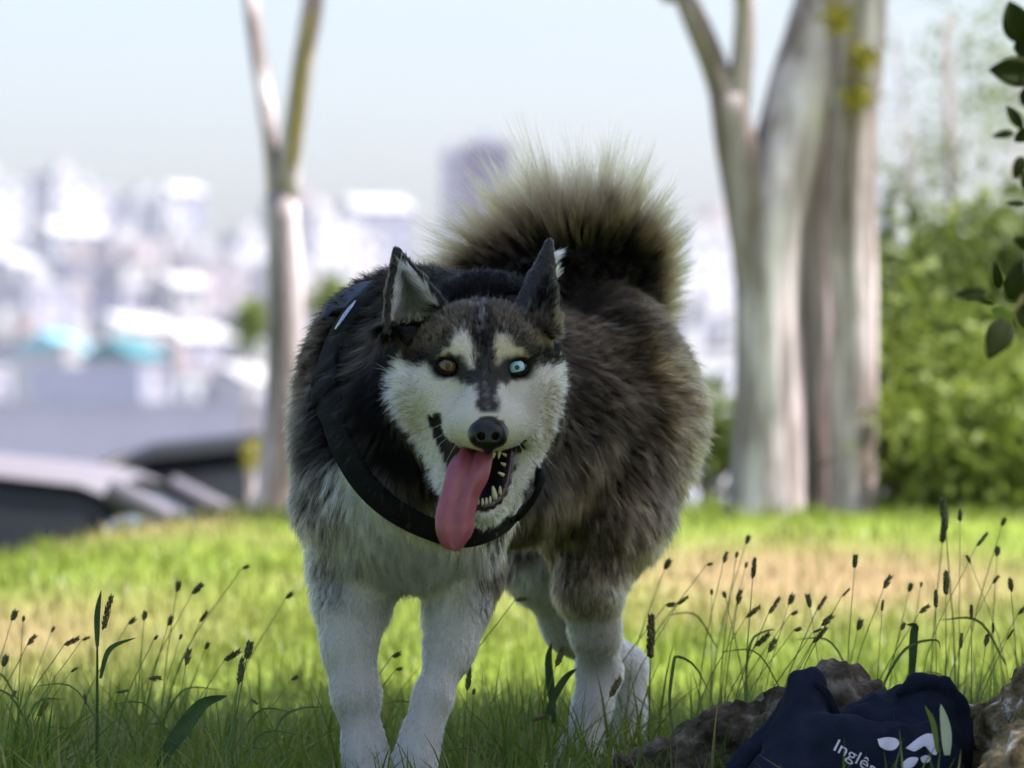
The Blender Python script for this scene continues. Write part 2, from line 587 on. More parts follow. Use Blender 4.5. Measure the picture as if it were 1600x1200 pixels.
def make_car(loc, face, paint, label):
    """a hatchback 4.1 m long; x is forward"""
    o = empty('parked_car', loc)
    o.rotation_euler = (0, 0, face)
    tag(o, label, 'car', 'cars parked beyond the lawn')

    def put(sh, name, mat, par=o, smooth_=True):
        q = sh.build(name, mat, None, smooth_)
        q.parent = par
        return q
    low = [(-2.02, .34), (-2.06, .62), (-2.00, .92), (-1.0, .98), (0.2, .97), (0.95, .93), (1.55, .82), (1.95, .68), (2.06, .48), (2.02, .26), (1.7, .2), (-1.7, .2)]
    n = len(low)
    sh = Shape()
    v = []
    for yy, k in ((-.86, .0), (-.80, .03), (-.4, .05), (0, .055), (.4, .05), (.80, .03), (.86, .0)):
        for (x, z) in low:
            v.append((x * (1 + k * .4), yy, z + (k if z > .6 else 0)))
    f = [tuple(range(n)), tuple(range(6 * n, 7 * n))[::-1]]
    for i in range(6):
        for j in range(n):
            q = (j + 1) % n
            f.append((i * n + j, (i + 1) * n + j, (i + 1) * n + q, i * n + q))
    put(sh.add(v, f), 'body', paint)
    # cabin: roof shell over dark glass
    top = [(-1.93, .95), (-1.62, 1.36), (-1.1, 1.47), (-.3, 1.50), (.25, 1.44), (.60, 1.27), (1.12, .93)]
    v, f = [], []
    for yy, ins in ((-.80, 0), (-.64, 1), (0, 1.06), (.64, 1), (.80, 0)):
        for (x, z) in top:
            zz = .95 if ins == 0 else z + (ins - 1) * .5
            v.append((x, yy, zz - (0 if ins else .03)))
    m = len(top)
    for i in range(1, 3):
        for j in range(1, 4):
            f.append((i * m + j, i * m + j + 1, (i + 1) * m + j + 1, (i + 1) * m + j))
    sh = Shape().add([(x, yy * .99, z - .012) for (x, yy, z) in v], [tuple(range(m, 2 * m))] + [(i * m + j, (i + 1) * m + j, (i + 1) * m + j + 1, i * m + j + 1) for i in range(4) for j in range(m - 1)])
    put(sh, 'cabin_glass', M_GLASS)
    r = Shape()
    rv = [(-1.72, -.66, 1.30), (-1.62, -.66, 1.375), (-1.1, -.66, 1.485), (-.3, -.66, 1.515), (.25, -.66, 1.455), (.36, -.66, 1.41)]
    vv = []
    for yy, dz in ((-.665, -.035), (-.60, .01), (0, .035), (.60, .01), (.665, -.035)):
        vv += [(x, yy, z + dz) for (x, _, z) in rv]
    q = len(rv)
    r.add(vv, [(i * q + j, i * q + j + 1, (i + 1) * q + j + 1, (i + 1) * q + j) for i in range(4) for j in range(q - 1)])
    put(r, 'roof', paint)
    for s in (-1, 1):
        for nm, pts in (('front_pillar', [(.36, .655, 1.41), (.62, .68, 1.28), (1.14, .79, .95)]), ('centre_pillar', [(-.35, .66, 1.49), (-.30, .80, .95)]), ('rear_pillar', [(-1.68, .655, 1.33), (-1.40, .73, 1.2), (-1.55, .80, .95)])):
            put(Shape().tube([(x, s * y_, z) for (x, y_, z) in pts], .045, 8), nm, paint if nm != 'centre_pillar' else M_TRIM)
        mr = put(Shape().tube([(.72, s * .80, 1.0), (.70, s * .90, 1.04), (.66, s * 1.0, 1.05), (.64, s * 1.03, 1.05)], [.03, .07, .085, .05], 10), 'wing_mirror', paint)
        put(Shape().tube([(1.80, s * .55, .70), (1.93, s * .60, .66), (1.99, s * .66, .62)], [.06, .10, .05], 10), 'headlight', M_LAMP)
        put(Shape().tube([(-2.03, s * .66, .78), (-2.02, s * .72, .92)], [.07, .05], 8), 'tail_light', M_RED)
        for hx in (.1, -.85):
            put(Shape().tube([(hx, s * .868, .86), (hx - .16, s * .872, .86)], .018, 6), 'door_handle', M_TRIM)
        for wx in (-1.28, 1.30):
            t = put(Shape().tube([(wx, s * .66, .31), (wx, s * .68, .31), (wx, s * .86, .31), (wx, s * .88, .31)], [.27, .31, .31, .27], 24), 'wheel', M_TYRE)
            put(Shape().tube([(wx, s * .80, .31), (wx, s * .885, .31)], [.20, .19], 16), 'rim', M_RIM, t)
            put(Shape().tube([(wx, s * .70, .32), (wx, s * .864, .33)], [.36, .36], 20), 'wheel_arch', M_TRIM)
    put(Shape().box((1.98, -.5, .30), (2.075, .5, .46)), 'grille', M_TRIM, smooth_=False)
    put(Shape().box((-2.09, -.7, .30), (-2.0, .7, .44)), 'bumper', M_TRIM, smooth_=False)
    return o


def car_at(px, roof_py, d, face, paint, label):
    p = P(px, roof_py, d)
    make_car((p[0], d, p[2] - 1.54), face, paint, label)


car_at(70, 706, 18.5, math.radians(-6), M_PAINT[0], 'silver car half out of frame at the left behind the lawn edge')
car_at(330, 674, 22.0, math.radians(183), M_PAINT[1], 'black car behind the slim forked tree')
# a pale stone lying at the edge of the lawn
_c = P(204, 828, 13.2)
sf = Field(_c - 0.12, _c + 0.12, 0.006)
sf.ell(_c, (0.066, 0.05, 0.044), 0.01)
sf.ell(_c + np.array((0.025, -.01, -0.012)), (0.045, 0.045, 0.03), 0.02)
sv, sfc = sf.mesh()
sv = sv + (vnoise(sv * 25, 4)[:, None] - .5) * 0.012
tag(mesh_obj('pale_stone', sv, sfc, plain('stone_white', (0.74, 0.76, 0.74), 0.8, 0.2, var=0.1, scale=20)), 'round white stone lying at the lawn edge in front of the silver car', 'stone')

# ================================================================== TREES AND BUSHES BEHIND
M_BARK = noise_mat('bark_grey', [(0.32, (0.17, 0.13, 0.11)), (0.46, (0.38, 0.31, 0.33)), (0.54, (0.66, 0.56, 0.61)), (0.66, (0.86, 0.76, 0.84))], scale=3.6, stretch=(3.6, 3.6, 0.45), rough=0.95, spec=0.1, bump=0.8, bump_scale=14, bump_dist=0.02)
M_BARK_B = noise_mat('bark_brown', [(0.32, (0.13, 0.10, 0.085)), (0.5, (0.30, 0.24, 0.24)), (0.66, (0.55, 0.47, 0.50))], scale=3.6, stretch=(3.6, 3.6, 0.45), rough=0.95, spec=0.1, bump=0.8, bump_scale=14, bump_dist=0.02)


def leaf_mat(name, lo, hi, tr=0.35, scale=3.0):
    m = noise_mat(name, [(0.3, lo), (0.7, hi)], scale=scale, detail=5, rough=0.55, spec=0.3, translucent=tr)
    return m


M_LEAF = leaf_mat('leaf_green', (0.045, 0.075, 0.012), (0.13, 0.17, 0.03))
M_LEAF_L = leaf_mat('leaf_light', (0.10, 0.15, 0.02), (0.22, 0.27, 0.05))
M_LEAF_Y = leaf_mat('leaf_yellow', (0.26, 0.24, 0.02), (0.42, 0.36, 0.05))
M_LEAF_D = leaf_mat('leaf_dark', (0.010, 0.016, 0.003), (0.030, 0.040, 0.007), 0.25)
M_LEAF_D.node_tree.nodes['Principled BSDF'].inputs['Specular IOR Level'].default_value = 0.08


def leaf_cloud(cen, size, rs, elong=1.6, flat=0.3):
    """many small folded leaves around points cen (n x 3)"""
    n = len(cen)
    a = rs.normal(size=(n, 3))
    a /= np.linalg.norm(a, axis=1)[:, None]
    b = np.cross(a, rs.normal(size=(n, 3)))
    b /= np.linalg.norm(b, axis=1)[:, None]
    c = np.cross(a, b)
    s = (size * rs.uniform(0.6, 1.3, n))[:, None]
    L, Wd = s * elong, s * 0.5
    v = np.stack([cen - a * L * .5, cen + b * Wd * .8 - a * L * .1 + c * Wd * flat, cen + a * L * .5, cen - b * Wd * .8 - a * L * .1 + c * Wd * flat], 1)
    k = np.arange(n)[:, None] * 4
    f = np.vstack([np.hstack([k, k + 1, k + 2]), np.hstack([k, k + 2, k + 3])])
    return v.reshape(-1, 3), f


def clumped(n, cen, rad, rs, nclump, csize, shell=0.6):
    """points in clumps spread over an ellipsoid, more towards its outside"""
    u = rs.normal(size=(nclump, 3))
    u /= np.linalg.norm(u, axis=1)[:, None]
    r = rs.uniform(shell, 1.0, nclump) ** 0.7
    cc = np.asarray(cen) + u * r[:, None] * np.asarray(rad) * (0.75 + 0.5 * rs.random(nclump))[:, None]
    i = rs.integers(0, nclump, n)
    return cc[i] + rs.normal(size=(n, 3)) * csize * (0.5 + rs.random(nclump)[i])[:, None]


def stem(pxs, d, rad_px, n=14, mat=None, name='trunk', par=None, wob=0.06, seed=0, sides=14):
    pts = np.array([P(x, y, d + dd) for (x, y, dd) in pxs])
    pts = spline(pts, n)
    mm = (d - CAM_Y) / FPX
    rad = np.interp(np.linspace(0, 1, n), np.linspace(0, 1, len(rad_px)), rad_px) * mm
    rs = np.random.default_rng(seed)
    ph = rs.random((3, 2)) * 6.28
    w = lambda i, j, nn: 1 + wob * (math.sin(2 * 6.283 * j / nn + ph[0, 0] + i * .25) + .7 * math.sin(3 * 6.283 * j / nn + ph[1, 0] - i * .4) + .5 * math.sin(5 * 6.283 * j / nn + ph[2, 0] + i * .9))
    return Shape().tube(pts, list(rad), sides, True, w).build(name, mat or M_BARK, par)


# slim forked tree on the left
p0 = P(425, 826, 14.5)
tl_ = empty('slim_tree', p0)
tag(tl_, 'slim pale tree forking into two stems, left of the dog', 'tree')
stem([(424, 900, 0), (428, 815, 0), (440, 700, 0), (446, 560, 0), (445, 420, 0), (438, 300, 0)], 14.5, [42, 33, 31, 29, 26, 24], par=tl_, seed=1)
stem([(436, 310, 0), (424, 230, 0), (408, 120, .05), (392, 0, .1), (375, -140, .1), (360, -900, 0)], 14.5, [20, 15, 13, 12, 10, 6], par=tl_, name='limb', seed=2)
stem([(443, 310, 0), (456, 220, -.05), (472, 110, -.1), (490, 0, -.1), (512, -150, 0), (530, -900, 0)], 14.5, [21, 19, 18, 18, 14, 8], par=tl_, name='limb', seed=3)
stem([(455, 260, -.06), (462, 190, -.09), (472, 110, -.13), (484, 20, -.13)], 14.45, [6, 8, 8, 5], par=tl_, name='moss_strip', mat=plain('lichen_ochre', (0.34, 0.26, 0.05), 0.9, 0.1, var=0.3), seed=9)
rs = np.random.default_rng(3)
cr = clumped(7000, P(440, -1100, 14.6), (1.3, 1.2, 0.8), rs, 130, 0.10, 0.2)
v_, f_ = leaf_cloud(cr, 0.06, rs)
mesh_obj('crown', v_, f_, M_LEAF_L, tl_)['kind'] = 'stuff'

# big tree with several stems on the right
tr_ = empty('big_tree', P(1270, 800, 12.5))
tag(tr_, 'big grey tree with several thick stems, right of the dog', 'tree')
stem([(1190, 880, 0), (1196, 795, 0), (1200, 640, 0), (1200, 480, 0), (1208, 330, 0), (1245, 180, .05), (1290, 20, .1), (1320, -160, .1), (1350, -1100, .1)], 12.5, [78, 62, 56, 54, 54, 56, 52, 46, 36], par=tr_, seed=4, n=22)
stem([(1272, 870, .15), (1270, 790, .14), (1272, 600, .14), (1276, 400, .14), (1290, 200, .15), (1325, 0, .15), (1360, -950, .1)], 12.5, [50, 42, 40, 40, 42, 42, 32], par=tr_, seed=5, mat=M_BARK_B, n=20)
stem([(1338, 870, 0), (1334, 785, 0), (1336, 640, 0), (1334, 480, 0), (1330, 320, 0), (1336, 160, 0), (1352, 0, 0), (1400, -1000, 0)], 12.5, [50, 38, 35, 34, 38, 36, 36, 30], par=tr_, seed=6, n=20)
stem([(1200, 560, 0.0), (1190, 420, -.01), (1174, 320, -.02), (1152, 225, -.02), (1136, 150, -.02)], 12.5, [30, 44, 40, 32, 29], par=tr_, name='limb', seed=7, mat=M_BARK_B)
stem([(1140, 175, -.02), (1112, 90, -.03), (1075, 0, -.05), (1030, -130, 0), (1100, -1100, .2)], 12.5, [25, 22, 19, 16, 9], par=tr_, name='limb', seed=8, mat=M_BARK_B)
stem([(1146, 180, -.02), (1160, 90, -.04), (1163, 0, -.05), (1150, -150, -.1), (1200, -1100, 0)], 12.5, [23, 17, 16, 14, 9], par=tr_, name='limb', seed=10, mat=M_BARK_B)
for (x, y, s) in ((1312, 30, 26), (1346, 92, 24), (1338, 150, 26), (1300, -40, 30)):
    mm = 15.0 / FPX
    c_ = P(x, y, 12.36)
    pts = c_ + rs.normal(size=(160, 3)) * s * mm * 0.45
    v_, f_ = leaf_cloud(pts, 0.016, rs)
    mesh_obj('sprout', v_, f_, M_LEAF_Y, tr_)
cr = clumped(12000, P(1330, -1500, 12.8), (1.6, 1.5, 0.9), rs, 200, 0.12, 0.2)
v_, f_ = leaf_cloud(cr, 0.07, rs)
mesh_obj('crown', v_, f_, M_LEAF, tr_)['kind'] = 'stuff'


def bush(px, py, d, rx, rz, n, mat, label, cs=0.09, size=0.035, group=None, name='leafy_bush', seed=0):
    """px, py: middle of the bush in the photo; rx, rz half sizes in metres"""
    rs = np.random.default_rng(seed)
    c = P(px, py, d)
    gz = float(ground_z(np.array([c[0]]), np.array([d]))[0])
    o = empty(name, (c[0], d, gz))
    tag(o, label, 'bush' if 'bush' in name else 'tree', group)
    pts = clumped(n, c, (rx, rx * .8, rz), rs, max(20, n // 90), cs, 0.35)
    pts = pts[pts[:, 2] > gz]
    v, f = leaf_cloud(pts, size, rs)
    fo = mesh_obj('foliage' if 'bush' in name else 'crown', v, f, mat, o)
    fo['kind'] = 'stuff'
    for k in range(5):
        a = rs.uniform(-.5, .5, 2) * rx
        b = c + np.array((a[0] * 1.6, a[1], rz * .5))
        Shape().tube([(c[0] + a[0] * .3, d + a[1] * .3, gz - .05), (c[0] + a[0] * .7, d + a[1] * .6, (gz + b[2]) / 2), tuple(b)], [.018 + .02 * rz, .012 + .012 * rz, .004], 6).build('trunk' if k == 0 and 'tree' in name else 'stem', M_BARK_B, o)
    return o


bush(1490, 530, 14.2, 0.34, 0.30, 7000, M_LEAF, 'dark green bush right of the big tree trunk', seed=11)
bush(1650, 580, 13.4, 0.42, 0.42, 8000, M_LEAF, 'dense bush cut by the right edge of the frame', seed=12)
bush(1460, 660, 13.2, 0.34, 0.22, 6000, M_LEAF_L, 'light green bush low beside the foot of the big tree', seed=13)
bush(1590, 720, 12.7, 0.40, 0.16, 6000, M_LEAF_L, 'low bright bush under the dense one at the right edge', seed=14)
bush(1610, 455, 16.5, 0.5, 0.26, 5000, M_LEAF_L, 'yellowish bush rising behind the dense one at the right edge', seed=15)
bush(1505, 150, 24.0, 0.42, 0.75, 1500, M_LEAF_L, 'sparse feathery tree against the sky at the right', cs=0.12, size=0.03, name='young_tree', seed=16)
bush(1120, 680, 17.5, 0.14, 0.14, 900, M_LEAF, 'small green bush between the rump of the dog and the big tree', cs=.05, seed=17)
bush(392, 500, 75, 0.22, 0.34, 500, M_LEAF_L, 'far green tree left of the slim forked tree', cs=.09, size=.08, name='far_tree', seed=18)
bush(515, 462, 80, 0.26, 0.24, 450, M_LEAF_L, 'far green tree right of the slim forked tree', cs=.09, size=.08, name='far_tree', seed=19)
bush(394, 712, 17.0, 0.022, 0.045, 160, M_LEAF_Y, 'small yellowish bush beside the black car', cs=.014, size=.016, seed=20)
# ================================================================== THE TREE WE STAND UNDER (trunk foot, root, hanging twig, crown)
M_NBARK = noise_mat('bark_near', [(0.32, (0.030, 0.020, 0.010)), (0.45, (0.15, 0.11, 0.055)), (0.58, (0.30, 0.23, 0.13)), (0.64, (0.62, 0.58, 0.52))], scale=30, detail=8, rough=0.95, spec=0.1, bump=1.0, bump_scale=60, bump_dist=0.012)
M_ROOT = noise_mat('root_bark', [(0.35, (0.024, 0.018, 0.013)), (0.52, (0.095, 0.075, 0.056)), (0.68, (0.24, 0.205, 0.165))], scale=30, detail=8, rough=0.95, spec=0.1, bump=1.0, bump_scale=80, bump_dist=0.010)
nt_tree = empty('shade_tree', (0.80, 3.55, 0.0))
tag(nt_tree, 'near tree whose rough trunk foot fills the lower right corner', 'tree')
TF = Field((0.10, 2.95, -0.12), (1.32, 4.1, 1.0), 0.0075)
TF.cone((0.83, 3.58, -0.1), (0.85, 3.62, 1.1), 0.225, 0.185, 0.05)
TF.cone((0.78, 3.54, 0.10), (0.43, 3.36, -0.08), 0.15, 0.05, 0.10)
TF.cone((0.80, 3.45, 0.10), (0.86, 3.05, -0.08), 0.14, 0.06, 0.10)
TF.cone((0.9, 3.65, 0.10), (1.25, 3.8, -0.08), 0.14, 0.06, 0.10)
TF.cone((0.72, 3.66, 0.10), (0.56, 3.86, 0.03), 0.13, 0.07, 0.08)
tv_, tf_ = TF.mesh()
tn_, _ = mesh_normals(tv_, tf_)
tv_ = tv_ + tn_ * (((vnoise(tv_ * np.array((26, 26, 9)), 41) - .5) * 0.040 + (vnoise(tv_ * np.array((70, 70, 40)), 42) - .5) * 0.024 + (vnoise(tv_ * 120, 43) - .5) * 0.010)[:, None])
mesh_obj('trunk', tv_, tf_, M_NBARK, nt_tree)
# gnarled root running out to the left
RF = Field((0.02, 3.6, -0.10), (0.72, 4.25, 0.24), 0.006)
RT = spline([(0.52, 3.86, -0.05), (0.43, 3.90, 0.020), (0.372, 3.92, 0.072), (0.315, 3.94, 0.055), (0.235, 3.95, 0.030), (0.165, 3.95, 0.006), (0.09, 3.95, -0.03)], 16)
RF.chain(list(RT), list(np.interp(np.arange(16), [0, 5, 10, 15], [0.040, 0.052, 0.042, 0.022])), 0.012)
for i in range(26):
    q = RT[rng.integers(1, 14)] + rng.normal(size=3) * np.array((0.02, 0.022, 0.024))
    RF.ell(q, rng.uniform(0.016, 0.030, 3), 0.010)
rv_, rf_ = RF.mesh()
rn_, _ = mesh_normals(rv_, rf_)
rv_ = rv_ + rn_ * (((vnoise(rv_ * 48, 43) - .5) * 0.030 + (vnoise(rv_ * np.array((90, 120, 120)), 44) - .5) * 0.016)[:, None])
mesh_obj('root', rv_, rf_, M_ROOT, nt_tree)
# upper trunk, limbs, crown over the dog (above the picture)
Shape().tube(spline([(0.82, 3.62, 0.95), (0.86, 3.75, 1.5), (0.96, 3.8, 2.2), (1.3, 3.95, 3.2), (1.9, 4.2, 4.4)], 12), list(np.linspace(0.19, 0.07, 12)), 16, wob=lambda i, j, n: 1 + .07 * math.sin(3 * 6.283 * j / n + i)).build('upper_trunk', M_NBARK, nt_tree)
for (a, b, c) in (((1.05, 3.83, 2.5), (1.0, 4.3, 3.4), (0.6, 4.8, 4.4)), ((1.2, 3.9, 2.9), (2.2, 4.3, 3.5), (3.7, 4.8, 4.4)), ((1.3, 3.95, 3.2), (1.6, 4.9, 3.8), (1.8, 5.8, 4.5)), ((1.35, 4.0, 3.3), (2.4, 4.9, 3.9), (3.0, 5.6, 4.6)), ((1.2, 3.9, 2.9), (1.7, 3.3, 3.6), (2.3, 2.8, 4.4))):
    Shape().tube(spline([a, b, c], 9), list(np.linspace(0.085, 0.02, 9)), 9).build('limb', M_NBARK, nt_tree)
rs = np.random.default_rng(77)
cr = clumped(30000, (2.35, 4.25, 4.5), (2.1, 1.9, 0.8), rs, 420, 0.17, 0.1)
cr = cr[cr[:, 2] > 2.05]
v_, f_ = leaf_cloud(cr, 0.085, rs, 1.5)
mesh_obj('crown', v_, f_, M_LEAF, nt_tree)['kind'] = 'stuff'
# the twig that hangs into the picture at the right edge
TW = spline([P(1690, -420, 2.80), P(1650, -150, 2.70), P(1622, 40, 2.65), P(1612, 190, 2.62), P(1608, 330, 2.60), P(1600, 450, 2.60), P(1575, 505, 2.60)], 24)
TWL = [np.array((0.84, 3.72, 1.35)), np.array((0.80, 3.55, 1.32)), P(1690, -420, 2.80)]
Shape().tube(spline(TWL, 8), list(np.linspace(0.012, 0.0035, 8)), 7).build('twig', M_NBARK, nt_tree)
Shape().tube(TW, list(np.linspace(0.0034, 0.0012, 24)), 7).build('twig', M_NBARK, nt_tree)


def leaf(cx, cy, ang, L, W, d, yaw=0.0, curl=0.15, mat=None):
    """an oval leaf, its middle at a point, tip towards ang (degrees, clockwise from right)"""
    c = P(cx, cy, d)
    mm = (d - CAM_Y) / FPX
    a = math.radians(ang)
    ax = np.array((math.cos(a) * math.cos(yaw), math.sin(yaw), -math.sin(a) * math.cos(yaw)))
    side = np.cross(ax, (0, -1, 0))
    side /= np.linalg.norm(side)
    up = np.cross(side, ax)
    v, f = [], []
    nL, nW = 9, 5
    for i in range(nL):
        t = i / (nL - 1)
        w = W * mm * math.sin(math.pi * min(1, 0.04 + t * 0.96) ** 0.85) ** 0.8 * .5 + 0.0003
        for j in range(nW):
            s = (j / (nW - 1)) * 2 - 1
            q = c + ax * ((t - .5) * L * mm) + side * (s * w) + up * (abs(s) * w * .35 - curl * (t - .5) ** 2 * L * mm * 2)
            v.append(q)
    for i in range(nL - 1):
        for j in range(nW - 1):
            k = i * nW + j
            f.append((k, k + 1, k + nW + 1, k + nW))
    o = mesh_obj('leaf', v, f, mat or M_LEAF_D, nt_tree)
    sm = o.modifiers.new('thickness', 'SOLIDIFY')
    sm.thickness = 0.0006
    return o


for q in ((1588, 34, 250, 70, 48, 2.65), (1582, 112, 184, 78, 46, 2.64), (1585, 182, 235, 44, 18, 2.62), (1568, 210, 170, 40, 12, 2.62), (1598, 212, 150, 34, 22, 2.64), (1592, 262, 110, 40, 20, 2.62),
          (1588, 318, 176, 36, 10, 2.62), (1612, 290, 60, 48, 30, 2.60), (1558, 432, 262, 52, 20, 2.60), (1588, 440, 285, 62, 34, 2.60), (1518, 459, 176, 58, 18, 2.56), (1560, 528, 118, 78, 44, 2.58), (1606, 500, 60, 60, 30, 2.60),
          (1612, 80, 20, 60, 40, 2.66), (1620, 150, -10, 60, 40, 2.65), (1625, -40, 230, 60, 44, 2.68), (1650, -80, 10, 60, 44, 2.68), (1622, 390, 30, 50, 30, 2.60), (1600, 380, 200, 34, 16, 2.60)):
    leaf(*q, yaw=random.uniform(-.5, .5))
leaf(1567, 492, 30, 36, 20, 2.59, mat=M_LEAF_L)
leaf(1540, 470, 190, 30, 8, 2.58)

# ================================================================== THE NAVY BAG by the root
M_NAVY = noise_mat('navy_fabric', [(0.3, (0.006, 0.0095, 0.021)), (0.7, (0.011, 0.0165, 0.035))], scale=30, rough=0.9, spec=0.15, bump=0.35, bump_scale=700, bump_dist=0.0008)
M_NAVY2 = noise_mat('navy_lining', [(0.3, (0.006, 0.008, 0.016)), (0.7, (0.010, 0.014, 0.028))], scale=30, rough=0.95, spec=0.1, bump=0.35, bump_scale=700, bump_dist=0.0008)
M_PRINT = plain('white_print', (0.72, 0.68, 0.78), 0.6, 0.3, var=0.05, scale=90)
bag = empty('fabric_bag', P(1340, 1240, 3.72))
tag(bag, 'crumpled navy fabric bag with white lettering lying between root and tree trunk', 'bag')
YB = 3.70
BG = Field(P(1100, 1350, YB) - np.array((0.03, 0.25, 0.05)), P(1560, 1030, YB) + np.array((0.03, 0.25, 0.03)), 0.0032)
# tent of cloth pulled up to a point at the left
pk = P(1263, 1070, YB + .03)
for (x, y, dy, r) in ((1150, 1210, .02, .014), (1172, 1240, -.04, .018), (1205, 1255, -.075, .02), (1240, 1262, -.09, .02), (1275, 1268, -.09, .02), (1300, 1262, -.07, .018), (1330, 1240, -.03, .016), (1190, 1230, .06, .018), (1250, 1240, .09, .02)):
    BG.cone(pk, P(x, y, YB + dy), 0.006, r, 0.020)
# front panel sagging between the tent and the dome
for (x0, y0, x1, y1) in ((1285, 1150, 1440, 1172), (1290, 1180, 1450, 1195), (1300, 1215, 1470, 1225), (1300, 1250, 1480, 1255)):
    BG.cone(P(x0, y0, YB - .035), P(x1, y1, YB - .035), 0.024, 0.026, 0.025)
BG.ell(P(1335, 1290, YB), (0.125, 0.09, 0.035), 0.03)
# rounded back body with a rolled rim
BG.ell(P(1436, 1178, YB + .055), (0.056, 0.07, 0.079), 0.025)
BG.ell(P(1385, 1175, YB + .05), (0.072, 0.06, 0.060), 0.03)
BG.ell(P(1340, 1190, YB + .04), (0.05, 0.05, 0.050), 0.03)
rim = spline([P(1400, 1082, YB + .01), P(1430, 1066, YB + .02), P(1465, 1066, YB + .03), P(1494, 1086, YB + .04), P(1510, 1125, YB + .045), P(1508, 1175, YB + .045), P(1490, 1230, YB + .04)], 14)
BG.chain(list(rim), [0.005] * 14, 0.010)
bv_, bf_ = BG.mesh()
bn_, _ = mesh_normals(bv_, bf_)
bv_ = bv_ + bn_ * (((vnoise(bv_ * np.array((75, 60, 16)), 51) - .5) * 0.009 + (vnoise(bv_ * np.array((24, 24, 60)), 52) - .5) * 0.006 + (vnoise(bv_ * 140, 53) - .5) * 0.0015)[:, None])
mesh_obj('cloth', bv_, bf_, M_NAVY, bag)
BBVH = BVHTree.FromPolygons([tuple(v) for v in bv_], [tuple(int(i) for i in f) for f in bf_])
cord = spline([P(1263, 1068, YB + .02), P(1274, 1068, YB + .015), P(1290, 1082, YB + .01), P(1302, 1104, YB + .01), P(1306, 1120, YB + .01)], 14)
Shape().tube(cord, list(np.linspace(0.0042, 0.0052, 14)), 8).build('cord', M_NAVY2, bag)


def on_bag(px, py, lift=0.0012):
    q = P(px, py, 4.0) - np.array((0, CAM_Y, CAM_H))
    q /= np.linalg.norm(q)
    r = BBVH.ray_cast(Vector((0, CAM_Y, CAM_H)), Vector(q))
    p = np.array(r[0]) if r[0] is not None else P(px, py, YB - .05)
    return p - q * lift


def blob(poly, name):
    """a patch of print lying on the cloth"""
    poly = spline(np.array(poly + [poly[0]], float), 40)[:-1]
    c = poly.mean(0)
    v, f = [on_bag(*c)], []
    R = 5
    for i in range(1, R + 1):
        for q in poly:
            v.append(on_bag(*(c + (q - c) * i / R)))
    n = len(poly)
    for j in range(n):
        f.append((0, 1 + j, 1 + (j + 1) % n))
    for i in range(R - 1):
        for j in range(n):
            k = (j + 1) % n
            f.append((1 + i * n + j, 1 + (i + 1) * n + j, 1 + (i + 1) * n + k, 1 + i * n + k))
    mesh_obj(name, v, f, M_PRINT, bag)


blob([(1371, 1155), (1385, 1152), (1400, 1154), (1405, 1162), (1398, 1171), (1386, 1172), (1375, 1166)], 'print_dot')
blob([(1415, 1169), (1436, 1152), (1452, 1146), (1463, 1153), (1464, 1178), (1455, 1177), (1449, 1168), (1440, 1166), (1430, 1174)], 'print_arch')
blob([(1408, 1194), (1420, 1184), (1434, 1184), (1432, 1192), (1424, 1200), (1412, 1202)], 'print_dash')
blob([(1438, 1184), (1446, 1180), (1454, 1183), (1452, 1190), (1442, 1192)], 'print_dash')
# the word
fc_ = bpy.data.curves.new('word', 'FONT')
fc_.body = 'Inglês'
fc_.size = 1.0
fc_.resolution_u = 4
fo_ = bpy.data.objects.new('word_tmp', fc_)
COL.objects.link(fo_)
bpy.context.view_layer.update()
wm_ = bpy.data.meshes.new_from_object(fo_.evaluated_get(bpy.context.evaluated_depsgraph_get()))
bpy.data.objects.remove(fo_, do_unlink=True)
bm_ = bmesh.new()
bm_.from_mesh(wm_)
bmesh.ops.triangulate(bm_, faces=bm_.faces)
bmesh.ops.subdivide_edges(bm_, edges=[e for e in bm_.edges if e.calc_length() > 0.15], cuts=2)
wx = [v.co.x for v in bm_.verts]
x0_, x1_ = min(wx), max(wx)
for v in bm_.verts:
    t = (v.co.x - x0_) / (x1_ - x0_)
    h = v.co.y
    # baseline runs down to the right
    bx, by = 1302 + 62 * t, 1172 + 34 * t + 6 * t * t
    q = on_bag(bx + h * 12.5, by - h * 25.0)
    v.co = q
bm_.to_mesh(wm_)
bm_.free()
wm_.materials.clear()
wm_.materials.append(M_PRINT)
wo_ = link_copy('lettering', wm_, bag)
# ================================================================== THE DOG
HX0, HY0, HD0 = 754.0, 573.0, 3.72      # between the eyes
HS = (HD0 - CAM_Y) / FPX                          # metres per photo pixel at the head


def H(hx, hz, hy):
    """head space: px to the right, px up, px away from the viewer, from between the eyes"""
    return P(HX0 + hx, HY0 - hz, HD0 + hy * HS)


BODY = Field((-0.36, 3.44, -0.07), (0.32, 4.90, 0.90), 0.0040)
cone, chain, ell = BODY.cone, BODY.chain, BODY.ell
# ---- trunk
ell(P(634, 752, 4.03), (0.112, 0.13, 0.125), 0.04)
ell(P(632, 670, 4.15), (0.122, 0.17, 0.140), 0.05)
ell(P(655, 575, 4.15), (0.100, 0.13, 0.090), 0.05)
cone(P(690, 640, 4.26), P(905, 640, 4.50), 0.128, 0.118, 0.06)
ell(P(950, 640, 4.54), (0.088, 0.12, 0.132), 0.05)
cone(P(690, 790, 4.14), P(885, 715, 4.47), 0.07, 0.068, 0.05)
ell(P(925, 565, 4.52), (0.075, 0.10, 0.080), 0.05)
# ---- neck
cone(P(660, 690, 4.02), P(740, 560, 3.88), 0.112, 0.075, 0.05)
cone(P(650, 575, 4.12), P(765, 530, 3.93), 0.095, 0.072, 0.05)
